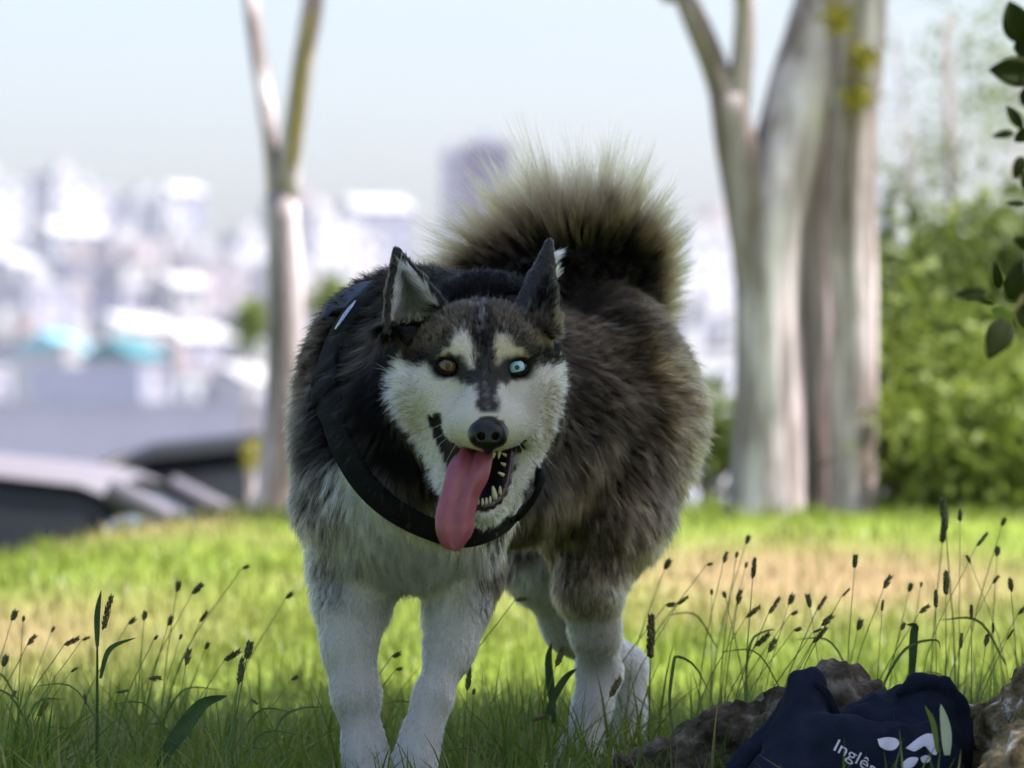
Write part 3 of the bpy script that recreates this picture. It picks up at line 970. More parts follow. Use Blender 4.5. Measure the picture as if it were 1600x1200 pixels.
# ---- front legs
FLEG = [P(560, 800, 4.03), P(554, 900, 4.03), P(549, 955, 4.02), P(545, 1014, 4.01), P(556, 1085, 4.00), P(569, 1165, 4.00), P(573, 1200, 3.995), P(575, 1245, 3.985)]
chain(FLEG, [0.062, 0.040, 0.0325, 0.0245, 0.0215, 0.0185, 0.0180, 0.0195], 0.03)
FLEG2 = [P(716, 815, 4.04), P(727, 895, 4.04), P(714, 956, 4.025), P(702, 1014, 4.01), P(676, 1091, 3.985), P(659, 1149, 3.975), P(650, 1196, 3.965), P(646, 1245, 3.955)]
chain(FLEG2, [0.055, 0.036, 0.0290, 0.0220, 0.0165, 0.0158, 0.0172, 0.0190], 0.03)
for (px, d) in ((576, 3.955), (646, 3.935)):
    c = P(px, 1208, d)
    c[2] = 0.024 - 0.045
    ell(c, (0.033, 0.046, 0.025), 0.02)
    for q in (-1.5, -0.5, 0.5, 1.5):
        ell(c + np.array((q * 0.0145, -0.036 + abs(q) * 0.006, -0.003)), (0.010, 0.021, 0.016), 0.006)
# ---- hind legs: the near one (its left), then the far one
cone(P(965, 650, 4.53), P(936, 810, 4.44), 0.090, 0.072, 0.04)
chain([P(938, 810, 4.44), P(922, 915, 4.40), P(930, 985, 4.43), P(937, 1050, 4.47), P(925, 1110, 4.45), P(908, 1168, 4.43), P(893, 1215, 4.41)],
      [0.066, 0.035, 0.0255, 0.0220, 0.0185, 0.0185, 0.0200], 0.03)
cone(P(870, 720, 4.56), P(858, 880, 4.55), 0.080, 0.048, 0.04)
chain([P(858, 880, 4.55), P(893, 975, 4.60), P(975, 1045, 4.68), P(980, 1110, 4.67), P(978, 1165, 4.65), P(976, 1205, 4.64)], [0.048, 0.033, 0.0265, 0.0215, 0.0220, 0.0230], 0.02)
for (px, d) in ((886, 4.37), (974, 4.60)):
    c = P(px, 1190, d)
    c[2] = 0.026 - 0.045
    ell(c, (0.031, 0.045, 0.025), 0.02)
    for q in (-1.5, -0.5, 0.5, 1.5):
        ell(c + np.array((q * 0.0135, -0.035 + abs(q) * 0.006, -0.003)), (0.010, 0.021, 0.016), 0.006)
# ---- tail, curled up over the back
TAIL = spline([P(972, 520, 4.63), P(990, 455, 4.66), P(975, 402, 4.65), P(925, 382, 4.60), P(862, 398, 4.54), P(800, 418, 4.48), P(760, 432, 4.45)], 15)
chain(list(TAIL), list(np.interp(np.arange(15), [0, 4, 10, 14], [0.034, 0.028, 0.024, 0.015])), 0.012)
# ---- head
R_ = lambda *r: tuple(x * HS for x in r)
ell(H(0, 20, 78), R_(104, 96, 78), 0.02)
ell(H(-70, -40, 70), R_(68, 70, 66), 0.03)
ell(H(64, -40, 70), R_(60, 70, 66), 0.03)
ell(H(-38, 30, 10), R_(42, 40, 32), 0.02)
ell(H(40, 30, 10), R_(42, 40, 32), 0.02)
cone(H(3, -10, 2), H(8, -76, -92), 34 * HS, 28 * HS, 0.028)
ell(H(-24, -92, -48), R_(38, 62, 34), 0.030)
ell(H(38, -92, -48), R_(34, 62, 34), 0.030)
ell(H(8, -99, -98), R_(34, 30, 29), 0.020)
# cheek folds running down beside the open mouth
cone(H(-62, -40, 20), H(-50, -104, -6), 34 * HS, 24 * HS, 0.02)
cone(H(66, -40, 20), H(66, -100, -6), 30 * HS, 24 * HS, 0.02)
# lower jaw
cone(H(-74, -96, 52), H(-42, -180, 4), 34 * HS, 22 * HS, 0.02)
cone(H(-46, -180, 4), H(-4, -226, -42), 24 * HS, 15 * HS, 0.012)
cone(H(82, -92, 50), H(54, -176, 4), 30 * HS, 19 * HS, 0.02)
cone(H(58, -176, 4), H(8, -227, -42), 20 * HS, 15 * HS, 0.012)
cone(H(0, -140, 90), H(0, -215, 10), 62 * HS, 26 * HS, 0.03)
# mouth
MOUTH = [(H(0, -186, -75), H(0, -150, 20), 40 * HS, 34 * HS), (H(6, -160, -70), H(6, -130, 30), 36 * HS, 30 * HS),
         (H(-42, -150, -50), H(-70, -86, -20), 15 * HS, 9 * HS), (H(-44, -150, -20), H(-74, -80, 2), 15 * HS, 9 * HS), (H(44, -150, -50), H(72, -84, -16), 10 * HS, 3.5 * HS), (H(44, -150, -20), H(74, -80, 2), 10 * HS, 3.5 * HS)]
for m_ in MOUTH:
    cone(*m_, 0.006, cut=True)
# eye sockets
EYE = {-1: H(-54, 1, -2), 1: H(54, -1, -2)}
EYE_R = 17.5 * HS
for s_ in (-1, 1):
    ell(EYE[s_] + np.array((0, -0.004, 0)), R_(20, 20, 15), 0.006, cut=True)
# ears: curved shells, each a fan of thin cones from the tip to an arc at the base
EARS = {}
for s_, tip, arc in ((-1, P(620, 394, 3.815), [P(605, 520, 3.782), P(609, 508, 3.806), P(626, 502, 3.828), P(654, 500, 3.838), P(682, 494, 3.825), P(696, 484, 3.79)]),
                     (1, P(858, 382, 3.845), [P(868, 522, 3.780), P(854, 512, 3.762), P(826, 506, 3.770), P(806, 486, 3.81), P(818, 500, 3.88), P(855, 506, 3.91)])):
    arc = spline(arc, 22)
    for q in arc:
        mid = (tip + q) / 2 + (q - arc.mean(0)) * 0.10
        cone(tip, mid, 0.0030, 0.0038, 0.004)
        cone(mid, q, 0.0038, 0.0058, 0.005)
    EARS[s_] = (tip, arc)


BV, BF = BODY.mesh()


# drop stray islands (inner bubbles): keep the largest connected piece
def largest(V, F):
    lab = np.arange(len(V))
    while True:
        m = lab[F].min(1)
        new = lab.copy()
        for k in range(4):
            np.minimum.at(new, F[:, k], m)
        new = new[new]
        if (new == lab).all():
            break
        lab = new
    u, c = np.unique(lab, return_counts=True)
    keep = lab == u[c.argmax()]
    re = np.cumsum(keep) - 1
    return V[keep], re[F[keep[F[:, 0]]]]


BV, BF = largest(BV, BF)
BN, BA = mesh_normals(BV, BF)
BODY.g = None
BVH = BVHTree.FromPolygons([tuple(v) for v in BV], [tuple(int(i) for i in f) for f in BF])


def hit(px, py, d=None):
    """the dog's surface seen in the direction of a photo pixel"""
    q = P(px, py, 4.0) - np.array((0, CAM_Y, CAM_H))
    r = BVH.ray_cast(Vector((0, CAM_Y, CAM_H)), Vector(q).normalized())
    if r[0] is None:
        return P(px, py, d or 4.2)
    return np.array(r[0])


def to_px(p):
    """direction of points in photo pixels (used to lay out the coat pattern on the head, which faces this way)"""
    q = p - np.array((0, CAM_Y, CAM_H))
    c, s = math.cos(PITCH), math.sin(PITCH)
    y = c * q[:, 1] + s * q[:, 2]
    z = -s * q[:, 1] + c * q[:, 2]
    return 800 + FPX * q[:, 0] / y, 600 - FPX * z / y


# ---- the coat: the fur's own colours (root, tip); cheek tan also holds painted shade
C_ = dict(K=(0.0012, 0.0011, 0.0011), D=(0.0065, 0.0052, 0.0040), B=(0.020, 0.0145, 0.0095), U=(0.060, 0.043, 0.028), V=(0.085, 0.077, 0.068), T=(0.21, 0.150, 0.086), G=(0.30, 0.29, 0.28),
          C=(0.64, 0.54, 0.39), W=(0.86, 0.84, 0.81), S=(0.60, 0.56, 0.51))
# px, py, direction (right, down, away), length mm, lift, root, tip
ANCH = [
    # chest
    (545, 745, 0.0, 1, 0.0, 42, .35, 'W', 'W'), (580, 790, 0.1, 1, -.1, 42, .35, 'W', 'W'), (640, 850, 0.0, 1, -.1, 42, .3, 'W', 'W'), (600, 840, 0.1, 1, 0, 40, .3, 'W', 'W'),
    (690, 885, 0.1, 1, -.1, 38, .3, 'W', 'W'), (740, 860, 0.1, 1, 0, 36, .3, 'C', 'W'), (640, 915, 0.05, 1, .1, 28, .25, 'W', 'W'), (720, 910, 0.1, 1, .1, 18, .2, 'S', 'C'),
    (540, 850, -0.1, 1, 0, 36, .3, 'S', 'W'), (775, 830, 0.25, 1, .1, 26, .25, 'B', 'S'), (800, 850, 0.2, 1, .2, 24, .25, 'D', 'U'), (780, 905, 0.1, 1, .2, 16, .2, 'D', 'U'),
    (830, 800, 0.2, 1, .2, 26, .25, 'D', 'B'), (815, 760, 0.2, 1, .2, 40, .3, 'K', 'D'),
    # its right shoulder and side (left in the picture)
    (470, 640, -.8, .15, .6, 36, .5, 'K', 'G'), (452, 700, -.8, .3, .5, 36, .5, 'K', 'B'), (480, 580, -.8, .1, .6, 36, .5, 'K', 'G'), (500, 690, -.7, .5, .3, 36, .4, 'K', 'D'),
    (475, 770, -.6, .6, .3, 34, .4, 'K', 'V'), (505, 790, -.1, 1, .0, 36, .35, 'D', 'V'), (490, 850, -.2, 1, .1, 30, .35, 'D', 'S'), (520, 520, -.7, .1, .7, 36, .5, 'K', 'B'),
    (560, 475, -.3, .4, .8, 40, .5, 'K', 'D'), (600, 450, -.2, .2, .9, 40, .5, 'K', 'D'), (450, 760, -.7, .5, .3, 34, .45, 'D', 'G'), (500, 740, -.5, .8, .1, 34, .4, 'K', 'V'),
    # neck
    (575, 560, -.8, .4, .5, 42, .4, 'K', 'B'), (560, 640, -.7, .6, .3, 42, .4, 'K', 'B'), (585, 690, -.6, .8, .2, 42, .4, 'K', 'B'), (600, 735, -.3, 1, .1, 36, .4, 'U', 'S'), (628, 768, -.2, 1, 0, 34, .35, 'U', 'S'), (572, 690, -.5, .8, .2, 36, .4, 'D', 'U'),
    (618, 702, -.25, 1, 0, 32, .35, 'K', 'K'), (650, 750, 0, 1, 0, 40, .35, 'K', 'B'), (650, 785, .1, 1, -.1, 40, .35, 'B', 'S'), (700, 800, .1, 1, -.1, 36, .3, 'S', 'C'),
    (590, 620, -.7, .6, .3, 42, .4, 'K', 'K'), (650, 445, -.1, -.1, 1, 20, .22, 'K', 'K'), (700, 430, 0, -.1, 1, 20, .22, 'K', 'K'), (760, 430, .1, -.1, 1, 20, .22, 'K', 'K'),
    (820, 445, .2, .0, 1, 20, .22, 'K', 'K'), (600, 520, -.3, .5, .7, 40, .4, 'K', 'D'), (780, 800, .3, 1, 0, 34, .3, 'S', 'C'), (840, 745, .4, .8, .3, 40, .35, 'K', 'D'),
    # flank and rump
    (900, 470, .7, -.1, .7, 34, .3, 'K', 'D'), (960, 480, .8, -.2, .6, 36, .3, 'K', 'B'), (1010, 500, .8, -.3, .5, 38, .35, 'D', 'U'), (910, 530, .8, -.25, .5, 36, .3, 'D', 'U'),
    (970, 560, .8, -.3, .5, 38, .3, 'D', 'U'), (1040, 580, .8, -.1, .5, 42, .35, 'D', 'T'), (910, 620, .8, .1, .5, 38, .3, 'K', 'B'), (980, 640, .75, .2, .5, 40, .3, 'D', 'U'),
    (1060, 660, .7, .3, .5, 46, .4, 'B', 'T'), (880, 690, .6, .5, .4, 38, .3, 'K', 'B'), (940, 710, .4, .9, .3, 42, .3, 'D', 'U'), (1010, 730, .35, 1, .3, 46, .35, 'D', 'U'),
    (1080, 740, .35, 1, .4, 46, .35, 'U', 'C'), (860, 770, .25, 1, .3, 40, .3, 'D', 'U'), (920, 790, .15, 1, .2, 40, .3, 'B', 'T'), (990, 800, .2, 1, .2, 38, .3, 'B', 'T'),
    (1050, 810, .3, 1, .3, 50, .35, 'T', 'W'), (850, 850, .1, 1, .1, 22, .22, 'B', 'T'), (910, 860, .05, 1, .1, 20, .2, 'B', 'T'), (970, 870, .1, 1, .2, 21, .2, 'B', 'T'),
    (1010, 880, .2, 1, .3, 30, .3, 'T', 'W'), (880, 920, .1, 1, .1, 20, .2, 'U', 'T'), (930, 930, .05, 1, .1, 14, .2, 'T', 'C'), (965, 940, .05, 1, .2, 15, .2, 'T', 'C'),
    # hind legs
    (910, 985, 0, 1, .1, 10, .12, 'S', 'W'), (950, 985, 0, 1, .1, 10, .12, 'S', 'C'), (935, 1040, 0, 1, 0, 9, .11, 'S', 'W'), (920, 1110, 0, 1, -.1, 9, .11, 'S', 'W'), (900, 1170, 0, 1, -.2, 9, .11, 'S', 'W'),
    (835, 900, .3, 1, .1, 20, .25, 'S', 'W'), (870, 980, .3, 1, .1, 11, .11, 'S', 'W'), (990, 1050, .1, 1, .1, 9, .11, 'S', 'W'), (985, 1130, 0, 1, 0, 9, .11, 'S', 'W'),
    # front legs
    (515, 915, -.2, 1, .1, 16, .2, 'V', 'S'), (560, 925, 0, 1, .1, 15, .2, 'S', 'W'), (525, 985, -.2, 1, .1, 10, .11, 'S', 'W'), (565, 990, 0, 1, .1, 11, .11, 'S', 'W'), (550, 1060, 0, 1, .1, 10, .11, 'S', 'W'),
    (565, 1140, 0, 1, 0, 9, .11, 'S', 'W'), (575, 1195, 0, 1, -.3, 9, .11, 'S', 'W'), (760, 935, 0, 1, .2, 12, .15, 'V', 'S'), (710, 950, 0, 1, .1, 13, .2, 'S', 'W'), (740, 985, -.1, 1, .1, 10, .11, 'S', 'W'),
    (690, 1010, -.1, 1, .1, 11, .11, 'S', 'W'), (680, 1080, -.2, 1, 0, 10, .11, 'S', 'W'), (655, 1150, -.2, 1, 0, 9, .11, 'S', 'W'), (648, 1195, 0, 1, -.3, 9, .11, 'S', 'W'),
]
A_POS = np.array([hit(a[0], a[1]) for a in ANCH])
A_DIR = np.array([(a[2], a[4], -a[3]) for a in ANCH], float)
A_DIR /= np.linalg.norm(A_DIR, axis=1)[:, None]
A_LEN = np.array([a[5] * (0.80 if a[5] > 24 else 1.0) for a in ANCH]) * 0.001
A_LIFT = np.array([a[6] for a in ANCH])
A_ROOT = np.array([C_[a[7]] for a in ANCH])
A_TIP = np.array([C_[a[8]] for a in ANCH])


def idw(p):
    """coat values between the anchors"""
    out = [np.zeros((len(p), 3)), np.zeros(len(p)), np.zeros(len(p)), np.zeros((len(p), 3)), np.zeros((len(p), 3))]
    for s in range(0, len(p), 20000):
        q = p[s:s + 20000]
        d2 = ((q[:, None, :] - A_POS[None]) ** 2).sum(2) + 4.5e-4
        w = d2 ** -3.0
        w /= w.sum(1)[:, None]
        out[0][s:s + 20000] = w @ A_DIR
        out[1][s:s + 20000] = w @ A_LEN
        out[2][s:s + 20000] = w @ A_LIFT
        out[3][s:s + 20000] = np.exp(w @ np.log(A_ROOT))
        out[4][s:s + 20000] = np.exp(w @ np.log(A_TIP))
    return out


def poly_sd(x, y, poly):
    """signed distance to a polygon (negative inside)"""
    poly = np.asarray(poly, float)
    d = np.full(len(x), 1e9)
    ins = np.zeros(len(x), bool)
    n = len(poly)
    for i in range(n):
        a, b = poly[i], poly[(i + 1) % n]
        e = b - a
        t = np.clip(((x - a[0]) * e[0] + (y - a[1]) * e[1]) / (e @ e), 0, 1)
        d = np.minimum(d, np.hypot(x - a[0] - t * e[0], y - a[1] - t * e[1]))
        c = ((a[1] > y) != (b[1] > y)) & (x < (b[0] - a[0]) * (y - a[1]) / (b[1] - a[1] + 1e-12) + a[0])
        ins ^= c
    return np.where(ins, -d, d)


MASK_W = [(600, 563), (592, 585), (588, 610), (592, 650), (607, 680), (630, 708), (655, 735), (678, 755), (690, 780), (705, 812), (765, 818), (800, 795), (818, 765), (850, 722), (876, 690), (893, 650), (893, 600),
          (878, 570), (842, 572), (828, 572), (812, 590), (795, 596), (779, 600), (777, 618), (782, 643), (745, 643), (746, 618), (742, 600), (722, 598), (700, 592), (680, 584), (667, 570), (640, 572)]
SPOT_L = [(678, 560), (690, 549), (704, 540), (714, 523), (730, 519), (738, 533), (744, 555), (744, 573), (732, 572), (720, 562), (700, 553)]
SPOT_R = [(771, 540), (777, 522), (790, 520), (800, 532), (814, 546), (826, 556), (812, 556), (796, 557), (786, 570), (776, 570)]


def soft(d, w):
    return np.clip(0.5 - d / (2 * w), 0, 1)


def face_coat(p, n, jit):
    """pattern of the mask, laid out on the head seen from its front"""
    px, py = to_px(p)
    px = px + jit[:, 0] * 2.2 + (vnoise(p * 160, 8) - .5) * 9
    py = py + jit[:, 1] * 2.2 + (vnoise(p * 160, 9) - .5) * 9
    N = len(p)
    root = np.tile(np.array(C_['D']), (N, 1))
    tip = np.tile(np.array((0.085, 0.066, 0.043)), (N, 1))

    def lay(mask, r, t):
        nonlocal root, tip
        m = mask[:, None]
        root = root * (1 - m) + np.array(r) * m
        tip = tip * (1 - m) + np.array(t) * m
    # black crown behind the forehead and dark band over the eyes
    lay(soft(py - 478 + 0.0012 * (px - 752) ** 2 * -1, 10), C_['K'], C_['K'])
    lay(soft(np.hypot((px - 640) / 48, (py - 560) / 14) * 20 - 20, 8), C_['K'], C_['D'])
    lay(soft(np.hypot((px - 858) / 34, (py - 556) / 14) * 20 - 20, 8), C_['K'], C_['D'])
    lay(soft(np.abs(px - 755 - (py - 480) * 0.03) - 13, 6) * soft(py - 600, 10), C_['K'], (0.03, 0.026, 0.022))
    # white mask
    w = soft(poly_sd(px, py, MASK_W), 4)
    lay(w, (0.58, 0.53, 0.46), C_['W'])
    # creamy cheeks; the tan also paints in shade beside muzzle and jaw
    cr = w * np.clip((np.abs(px - 757) - np.where(px > 757, 50, 80) - np.clip(640 - py, 0, 60) * 0.3) / 40, 0, 1) * np.clip((py - 572) / 30, 0, 1)
    lay(cr * (0.45 + 0.55 * vnoise(p * 70, 12)), (0.20, 0.155, 0.10), (0.50, 0.42, 0.31))
    lay(soft(poly_sd(px, py, SPOT_L), 3), (0.62, 0.56, 0.48), (0.72, 0.68, 0.62))
    lay(soft(poly_sd(px, py, SPOT_R), 4), (0.56, 0.46, 0.33), (0.68, 0.58, 0.44))
    # stripe down the nose, dark eye rims
    lay(soft(np.abs(px - 759 - (py - 590) * 0.07) - 13.0 + np.clip(py - 600, 0, 50) * 0.02, 4) * soft(py - 644, 3) * soft(515 - py, 20), C_['K'], (0.022, 0.019, 0.017))
    lay(soft(np.abs(px - 758 - (py - 590) * 0.08) - 2.2, 2.0) * soft(py - 640, 4) * soft(585 - py, 12) * 0.55, (0.2, 0.18, 0.16), (0.4, 0.37, 0.34))
    lay(soft(np.abs(px - 754) - 2.6, 1.6) * soft(np.abs(py - 501) - 17, 4) * 0.8, (0.35, 0.33, 0.3), (0.5, 0.5, 0.48))
    for ex, ey, sl in ((700, 572, 0.10), (808.5, 574, -0.10)):
        dx, dy = px - ex, py - ey - (px - ex) * -sl
        lay(soft(np.hypot(dx / 29, dy / 20) * 20 - 20, 4), C_['K'], C_['K'])
    lay(soft(np.hypot((px - 729) / 15, (py - 588) / 12) * 12 - 12, 4), C_['K'], C_['B'])
    lay(soft(np.hypot((px - 787) / 13, (py - 588) / 12) * 12 - 12, 4), C_['K'], C_['B'])
    # combing: away from the nose, over the head
    d = np.stack([px - 762, np.zeros(N), -(py - 655)], 1)
    r = np.linalg.norm(d, axis=1)
    d /= r[:, None] + 1e-6
    d[:, 1] = 0.9
    up = py < 560
    d[up] += np.array((0, 0.4, 0.1))
    side = np.clip((np.abs(px - 757) - 70) / 60, 0, 1)[:, None] * np.clip((py - 570) / 60, 0, 1)[:, None]
    d = d + side * np.array((0, -0.55, -0.55))
    ln = np.interp(r, [20, 60, 100, 140, 175], [0.0045, 0.006, 0.011, 0.022, 0.033])
    ln = np.where(up, np.interp(560 - py, [0, 20, 90], [0.006, 0.009, 0.017]), ln)
    ln = np.where(py > 680, np.minimum(ln, np.interp(py, [680, 720, 760], [0.03, 0.018, 0.011])), ln)
    eyed = np.minimum(np.hypot(px - 700, py - 572), np.hypot(px - 808, py - 574))
    ln = np.minimum(ln, np.interp(eyed, [18, 45, 80], [0.0035, 0.008, 0.03]))
    lift = np.interp(r, [20, 90, 170], [0.12, 0.24, 0.50])
    return d, ln, lift, root, tip


def coat(p, n, jit):
    d, ln, lift, root, tip = idw(p)
    kind = np.zeros(len(p), int)                     # 0 body, 1 face, 2 ear, 3 tail, 4 bare
    px, py = to_px(p)
    hy = (p[:, 1] - HD0) / HS
    face = (hy < np.interp(py, [470, 560, 640, 760], [95, 75, 62, 50])) & (px > 575) & (px < 910) & (py > 455) & (py < 826)
    if face.any():
        kind[face] = 1
        d[face], ln[face], lift[face], root[face], tip[face] = face_coat(p[face], n[face], jit[face])
    # ears
    for s, (tip_p, arc) in EARS.items():
        base = arc.mean(0) * 0.5 + (arc[0] + arc[-1]) * 0.25
        ax = tip_p - base
        L = np.linalg.norm(ax)
        ax = ax / L
        t = (p - base) @ ax / L
        axp = base + np.outer(np.clip(t, 0, 0.97) * L, ax)
        rad = np.linalg.norm(p - axp, axis=1)
        m = (t > 0.02) & (t < 1.2) & (rad < 0.050 * (1.12 - t * 0.85) + 0.006)
        op = (arc[0] + arc[-1]) / 2 - arc.mean(0)
        op /= np.linalg.norm(op)
        inner = m & (t > (0.06 if s < 0 else 0.2)) & (rad < (0.036 if s < 0 else 0.025) * (1.12 - 0.85 * t) + 0.004) & ((n * (axp - p)).sum(1) > 0.25 * rad)
        outer = m & ~inner
        kind[m] = 2
        d[m] = ax + 0.25 * op
        ln[outer], lift[outer] = 0.008, 0.15
        root[outer], tip[outer] = C_['K'], (0.016, 0.013, 0.012)
        ln[inner], lift[inner] = 0.019, 0.34
        root[inner], tip[inner] = (0.66, 0.58, 0.47), (0.86, 0.82, 0.74)
        rim = m & (t > 0.88)
        root[rim], tip[rim] = C_['K'], (0.03, 0.022, 0.02)
        ln[rim] = 0.005
    # tail
    dt = np.linalg.norm(p[:, None, :] - TAIL[None, 1:, :], axis=2)
    i = dt.argmin(1)
    tl = (dt.min(1) < 0.046) & (p[:, 1] > 4.3) & (py < 505)
    if tl.any():
        kind[tl] = 3
        tan = np.gradient(TAIL, axis=0)[1:]
        tan /= np.linalg.norm(tan, axis=1)[:, None]
        cen = P(895, 470, 4.57)
        rad = p[tl] - cen
        rad[:, 1] *= 0.3
        rad /= np.linalg.norm(rad, axis=1)[:, None]
        outw = np.clip((n[tl] * rad).sum(1), 0, 1)
        d[tl] = rad * 1.0 + tan[i[tl]] * 0.30 + rng.normal(size=rad.shape) * 0.10
        inw = (n[tl] * rad).sum(1) < 0.0
        d[tl] = np.where(inw[:, None], n[tl] + tan[i[tl]] * 0.5, d[tl])
        upw = np.clip(rad[:, 2], 0, 1)
        lef = np.clip(-rad[:, 0], 0, 1)
        front = np.clip(-n[tl][:, 1], 0, 1)
        ln[tl] = 0.034 + outw * (0.058 * upw ** 1.5 + 0.030 * lef)
        lift[tl] = 0.55
        root[tl] = np.array(C_['K'])
        o = outw[:, None]
        tip[tl] = np.array((0.012, 0.010, 0.008)) * (1 - o) + np.array((0.240, 0.180, 0.118)) * o
    # bare: inside the mouth, lips, eye sockets, nose
    for a, b, r1, r2 in MOUTH:
        ba = b - a
        t = np.clip((p - a) @ ba / (ba @ ba), 0, 1)
        kind[np.linalg.norm(p - a - t[:, None] * ba, axis=1) < r1 + (r2 - r1) * t + 0.0030] = 4
    for s in (-1, 1):
        kind[np.linalg.norm((p - EYE[s]) * np.array((1, 0.6, 1.25)), axis=1) < EYE_R * 1.12] = 4
    kind[np.linalg.norm((p - H(9, -103, -128)) / np.array((29, 26, 26)) / HS, axis=1) < 1.0] = 4
    # wavy, patchy colour: bands of darker and lighter locks on the body
    b = kind == 0
    g = vnoise(p * np.array((60, 60, 95)), 3) * 0.55 + vnoise(p * 170, 5) * 0.45
    dark = (root.mean(1) < 0.12)
    f = np.where(dark & b, np.clip((g - 0.5) * 2.6, -1, 1), 0)
    tip = tip * np.exp(f * 1.25)[:, None]
    g2 = vnoise(p * np.array((130, 130, 28)), 6) * 0.6 + vnoise(p * np.array((260, 260, 60)), 7) * 0.4
    f2 = np.where(b & ~dark, (g2 - 0.62) * 1.5, 0)
    tip = tip * np.exp(f2)[:, None]
    return d, ln, lift, root, tip, kind


# ---- skin mesh
_z = np.zeros((len(BV), 2))
vd, vl, vlift, vroot, vtip, vkind = coat(BV, BN, _z)
skin_col = vroot * 0.6 + vtip * 0.1
skin_col[vkind == 4] = (0.012, 0.008, 0.008)
inner_m = np.zeros(len(BV), bool)

M_SKIN, nt_, b_ = new_mat('dog_skin')
_a = nt_.nodes.new('ShaderNodeAttribute')
_a.attribute_name = 'coat_colour'
nt_.links.new(_a.outputs['Color'], b_.inputs['Base Color'])
b_.inputs['Roughness'].default_value = 0.75
dog = mesh_obj('dog', BV, BF, M_SKIN)
tag(dog, 'black and white husky with panting tongue, one amber and one blue eye, standing in grass', 'dog')
_at = dog.data.color_attributes.new('coat_colour', 'FLOAT_COLOR', 'POINT')
_at.data.foreach_set('color', np.hstack([skin_col, np.ones((len(BV), 1))]).astype(np.float32).ravel())

# ---- harness path (needed before the fur so that the coat lies flat under it)
H_PX = [(588, 470), (556, 505), (532, 548), (522, 600), (530, 650), (548, 706), (578, 756), (618, 793), (668, 819), (716, 832), (762, 822), (800, 795), (824, 762)]
H_PT = []
for (x, y) in H_PX:
    q = hit(x, y)
    H_PT.append(q)
H_PT.append(H_PT[-1] + np.array((0.004, 0.060, 0.022)))
H_PT.append(H_PT[-1] + np.array((-0.016, 0.080, 0.025)))
H_PT.insert(0, H_PT[0] + np.array((0.020, 0.075, 0.000)))
H_PT = spline(H_PT, 60)
for _ in range(3):
    H_PT[1:-1] = (H_PT[:-2] + 2 * H_PT[1:-1] + H_PT[2:]) / 4


def near_path(p, path):
    d = np.full(len(p), 1e9)
    for s in range(0, len(p), 20000):
        d[s:s + 20000] = np.linalg.norm(p[s:s + 20000, None] - path[None], axis=2).min(1)
    return d


# ---- the fur
tri_w = BA.copy()
fc = BV[BF].mean(1)
fkind = vkind[BF[:, 0]]
flen = vl[BF].mean(1)
dens = np.interp(flen, [0.004, 0.010, 0.02, 0.04, 0.10], [30, 17, 9.5, 6.0, 4.2]) * 1e4      # locks per m2
dens[fkind == 2] = 22e4
dens[fkind == 3] = 2.6e4
dens[fkind == 4] = 0
dens[(BN[BF[:, 0], 1] > 0.5) & (fkind == 0)] *= 0.6                                     # facing away
n_locks = rng.poisson(BA * dens)
fi = np.repeat(np.arange(len(BF)), n_locks)
u, v = rng.random(len(fi)), rng.random(len(fi))
q4 = BV[BF[fi]]
n4 = BN[BF[fi]]
wts = np.stack([(1 - u) * (1 - v), u * (1 - v), u * v, (1 - u) * v], 1)[:, :, None]
LP = (q4 * wts).sum(1)
LN = (n4 * wts).sum(1)
LN /= np.linalg.norm(LN, axis=1)[:, None]
jit = rng.normal(size=(len(LP), 2))
ld, ll, lift, lroot, ltip, lkind = coat(LP, LN, jit)
keep = lkind != 4
LP, LN, ld, ll, lift, lroot, ltip, lkind = (a[keep] for a in (LP, LN, ld, ll, lift, lroot, ltip, lkind))
nl = len(LP)
under = near_path(LP, H_PT)
sq = under < 0.019
ll = np.where(sq, ll * 0.22, ll)
# comb in the tangent plane
tg = ld - (ld * LN).sum(1)[:, None] * LN
tg /= np.linalg.norm(tg, axis=1)[:, None] + 1e-6
bi = np.cross(LN, tg)
wav = (vnoise(LP * 85, 11) - 0.5) * 0.8 + rng.normal(size=nl) * 0.16
tg = tg * np.cos(wav)[:, None] + bi * np.sin(wav)[:, None]
bi = np.cross(LN, tg)
lift = np.clip(lift + rng.normal(size=nl) * 0.07, 0.05, 0.9)
ll = ll * np.clip(rng.normal(1.0, np.where(lkind == 3, 0.30, 0.17), nl), 0.45, 1.6)
tail_l = lkind == 3
d0 = LN * (lift[:, None] + np.interp(ll, [0.008, 0.02], [0.06, 0.15])[:, None]) + tg * (1 - lift[:, None])
d0[tail_l] = LN[tail_l] * 0.5 + (ld[tail_l] / np.linalg.norm(ld[tail_l], axis=1)[:, None]) * 0.7
d0 /= np.linalg.norm(d0, axis=1)[:, None]
d1 = tg + LN * (lift[:, None] * 0.55) + np.array((0, 0, -0.18)) * (ll[:, None] / 0.04)
d1[tail_l] = ld[tail_l] / np.linalg.norm(ld[tail_l], axis=1)[:, None] + rng.normal(size=(tail_l.sum(), 3)) * 0.24 + np.array((0, 0, 0.12))
d1 /= np.linalg.norm(d1, axis=1)[:, None]
kids = np.where(lkind == 3, 22, np.where(ll > 0.018, 7, np.where(ll > 0.009, 5, 4)))
spread = np.where(lkind == 3, 0.0085, np.interp(ll, [0.004, 0.01, 0.02, 0.045], [0.0012, 0.0017, 0.0028, 0.0042]))
tight = np.where(lkind == 3, 0.88, np.interp(ll, [0.004, 0.012, 0.03], [0.25, 0.45, 0.72]))
bright = np.exp(rng.normal(size=nl) * np.where((lkind == 0) & (lroot.mean(1) < 0.12), 0.50, np.where(lkind == 1, 0.26, np.where(lkind == 2, 0.40, 0.20))))
si = np.repeat(np.arange(nl), kids)
ns = len(si)
ang = rng.random(ns) * 2 * math.pi
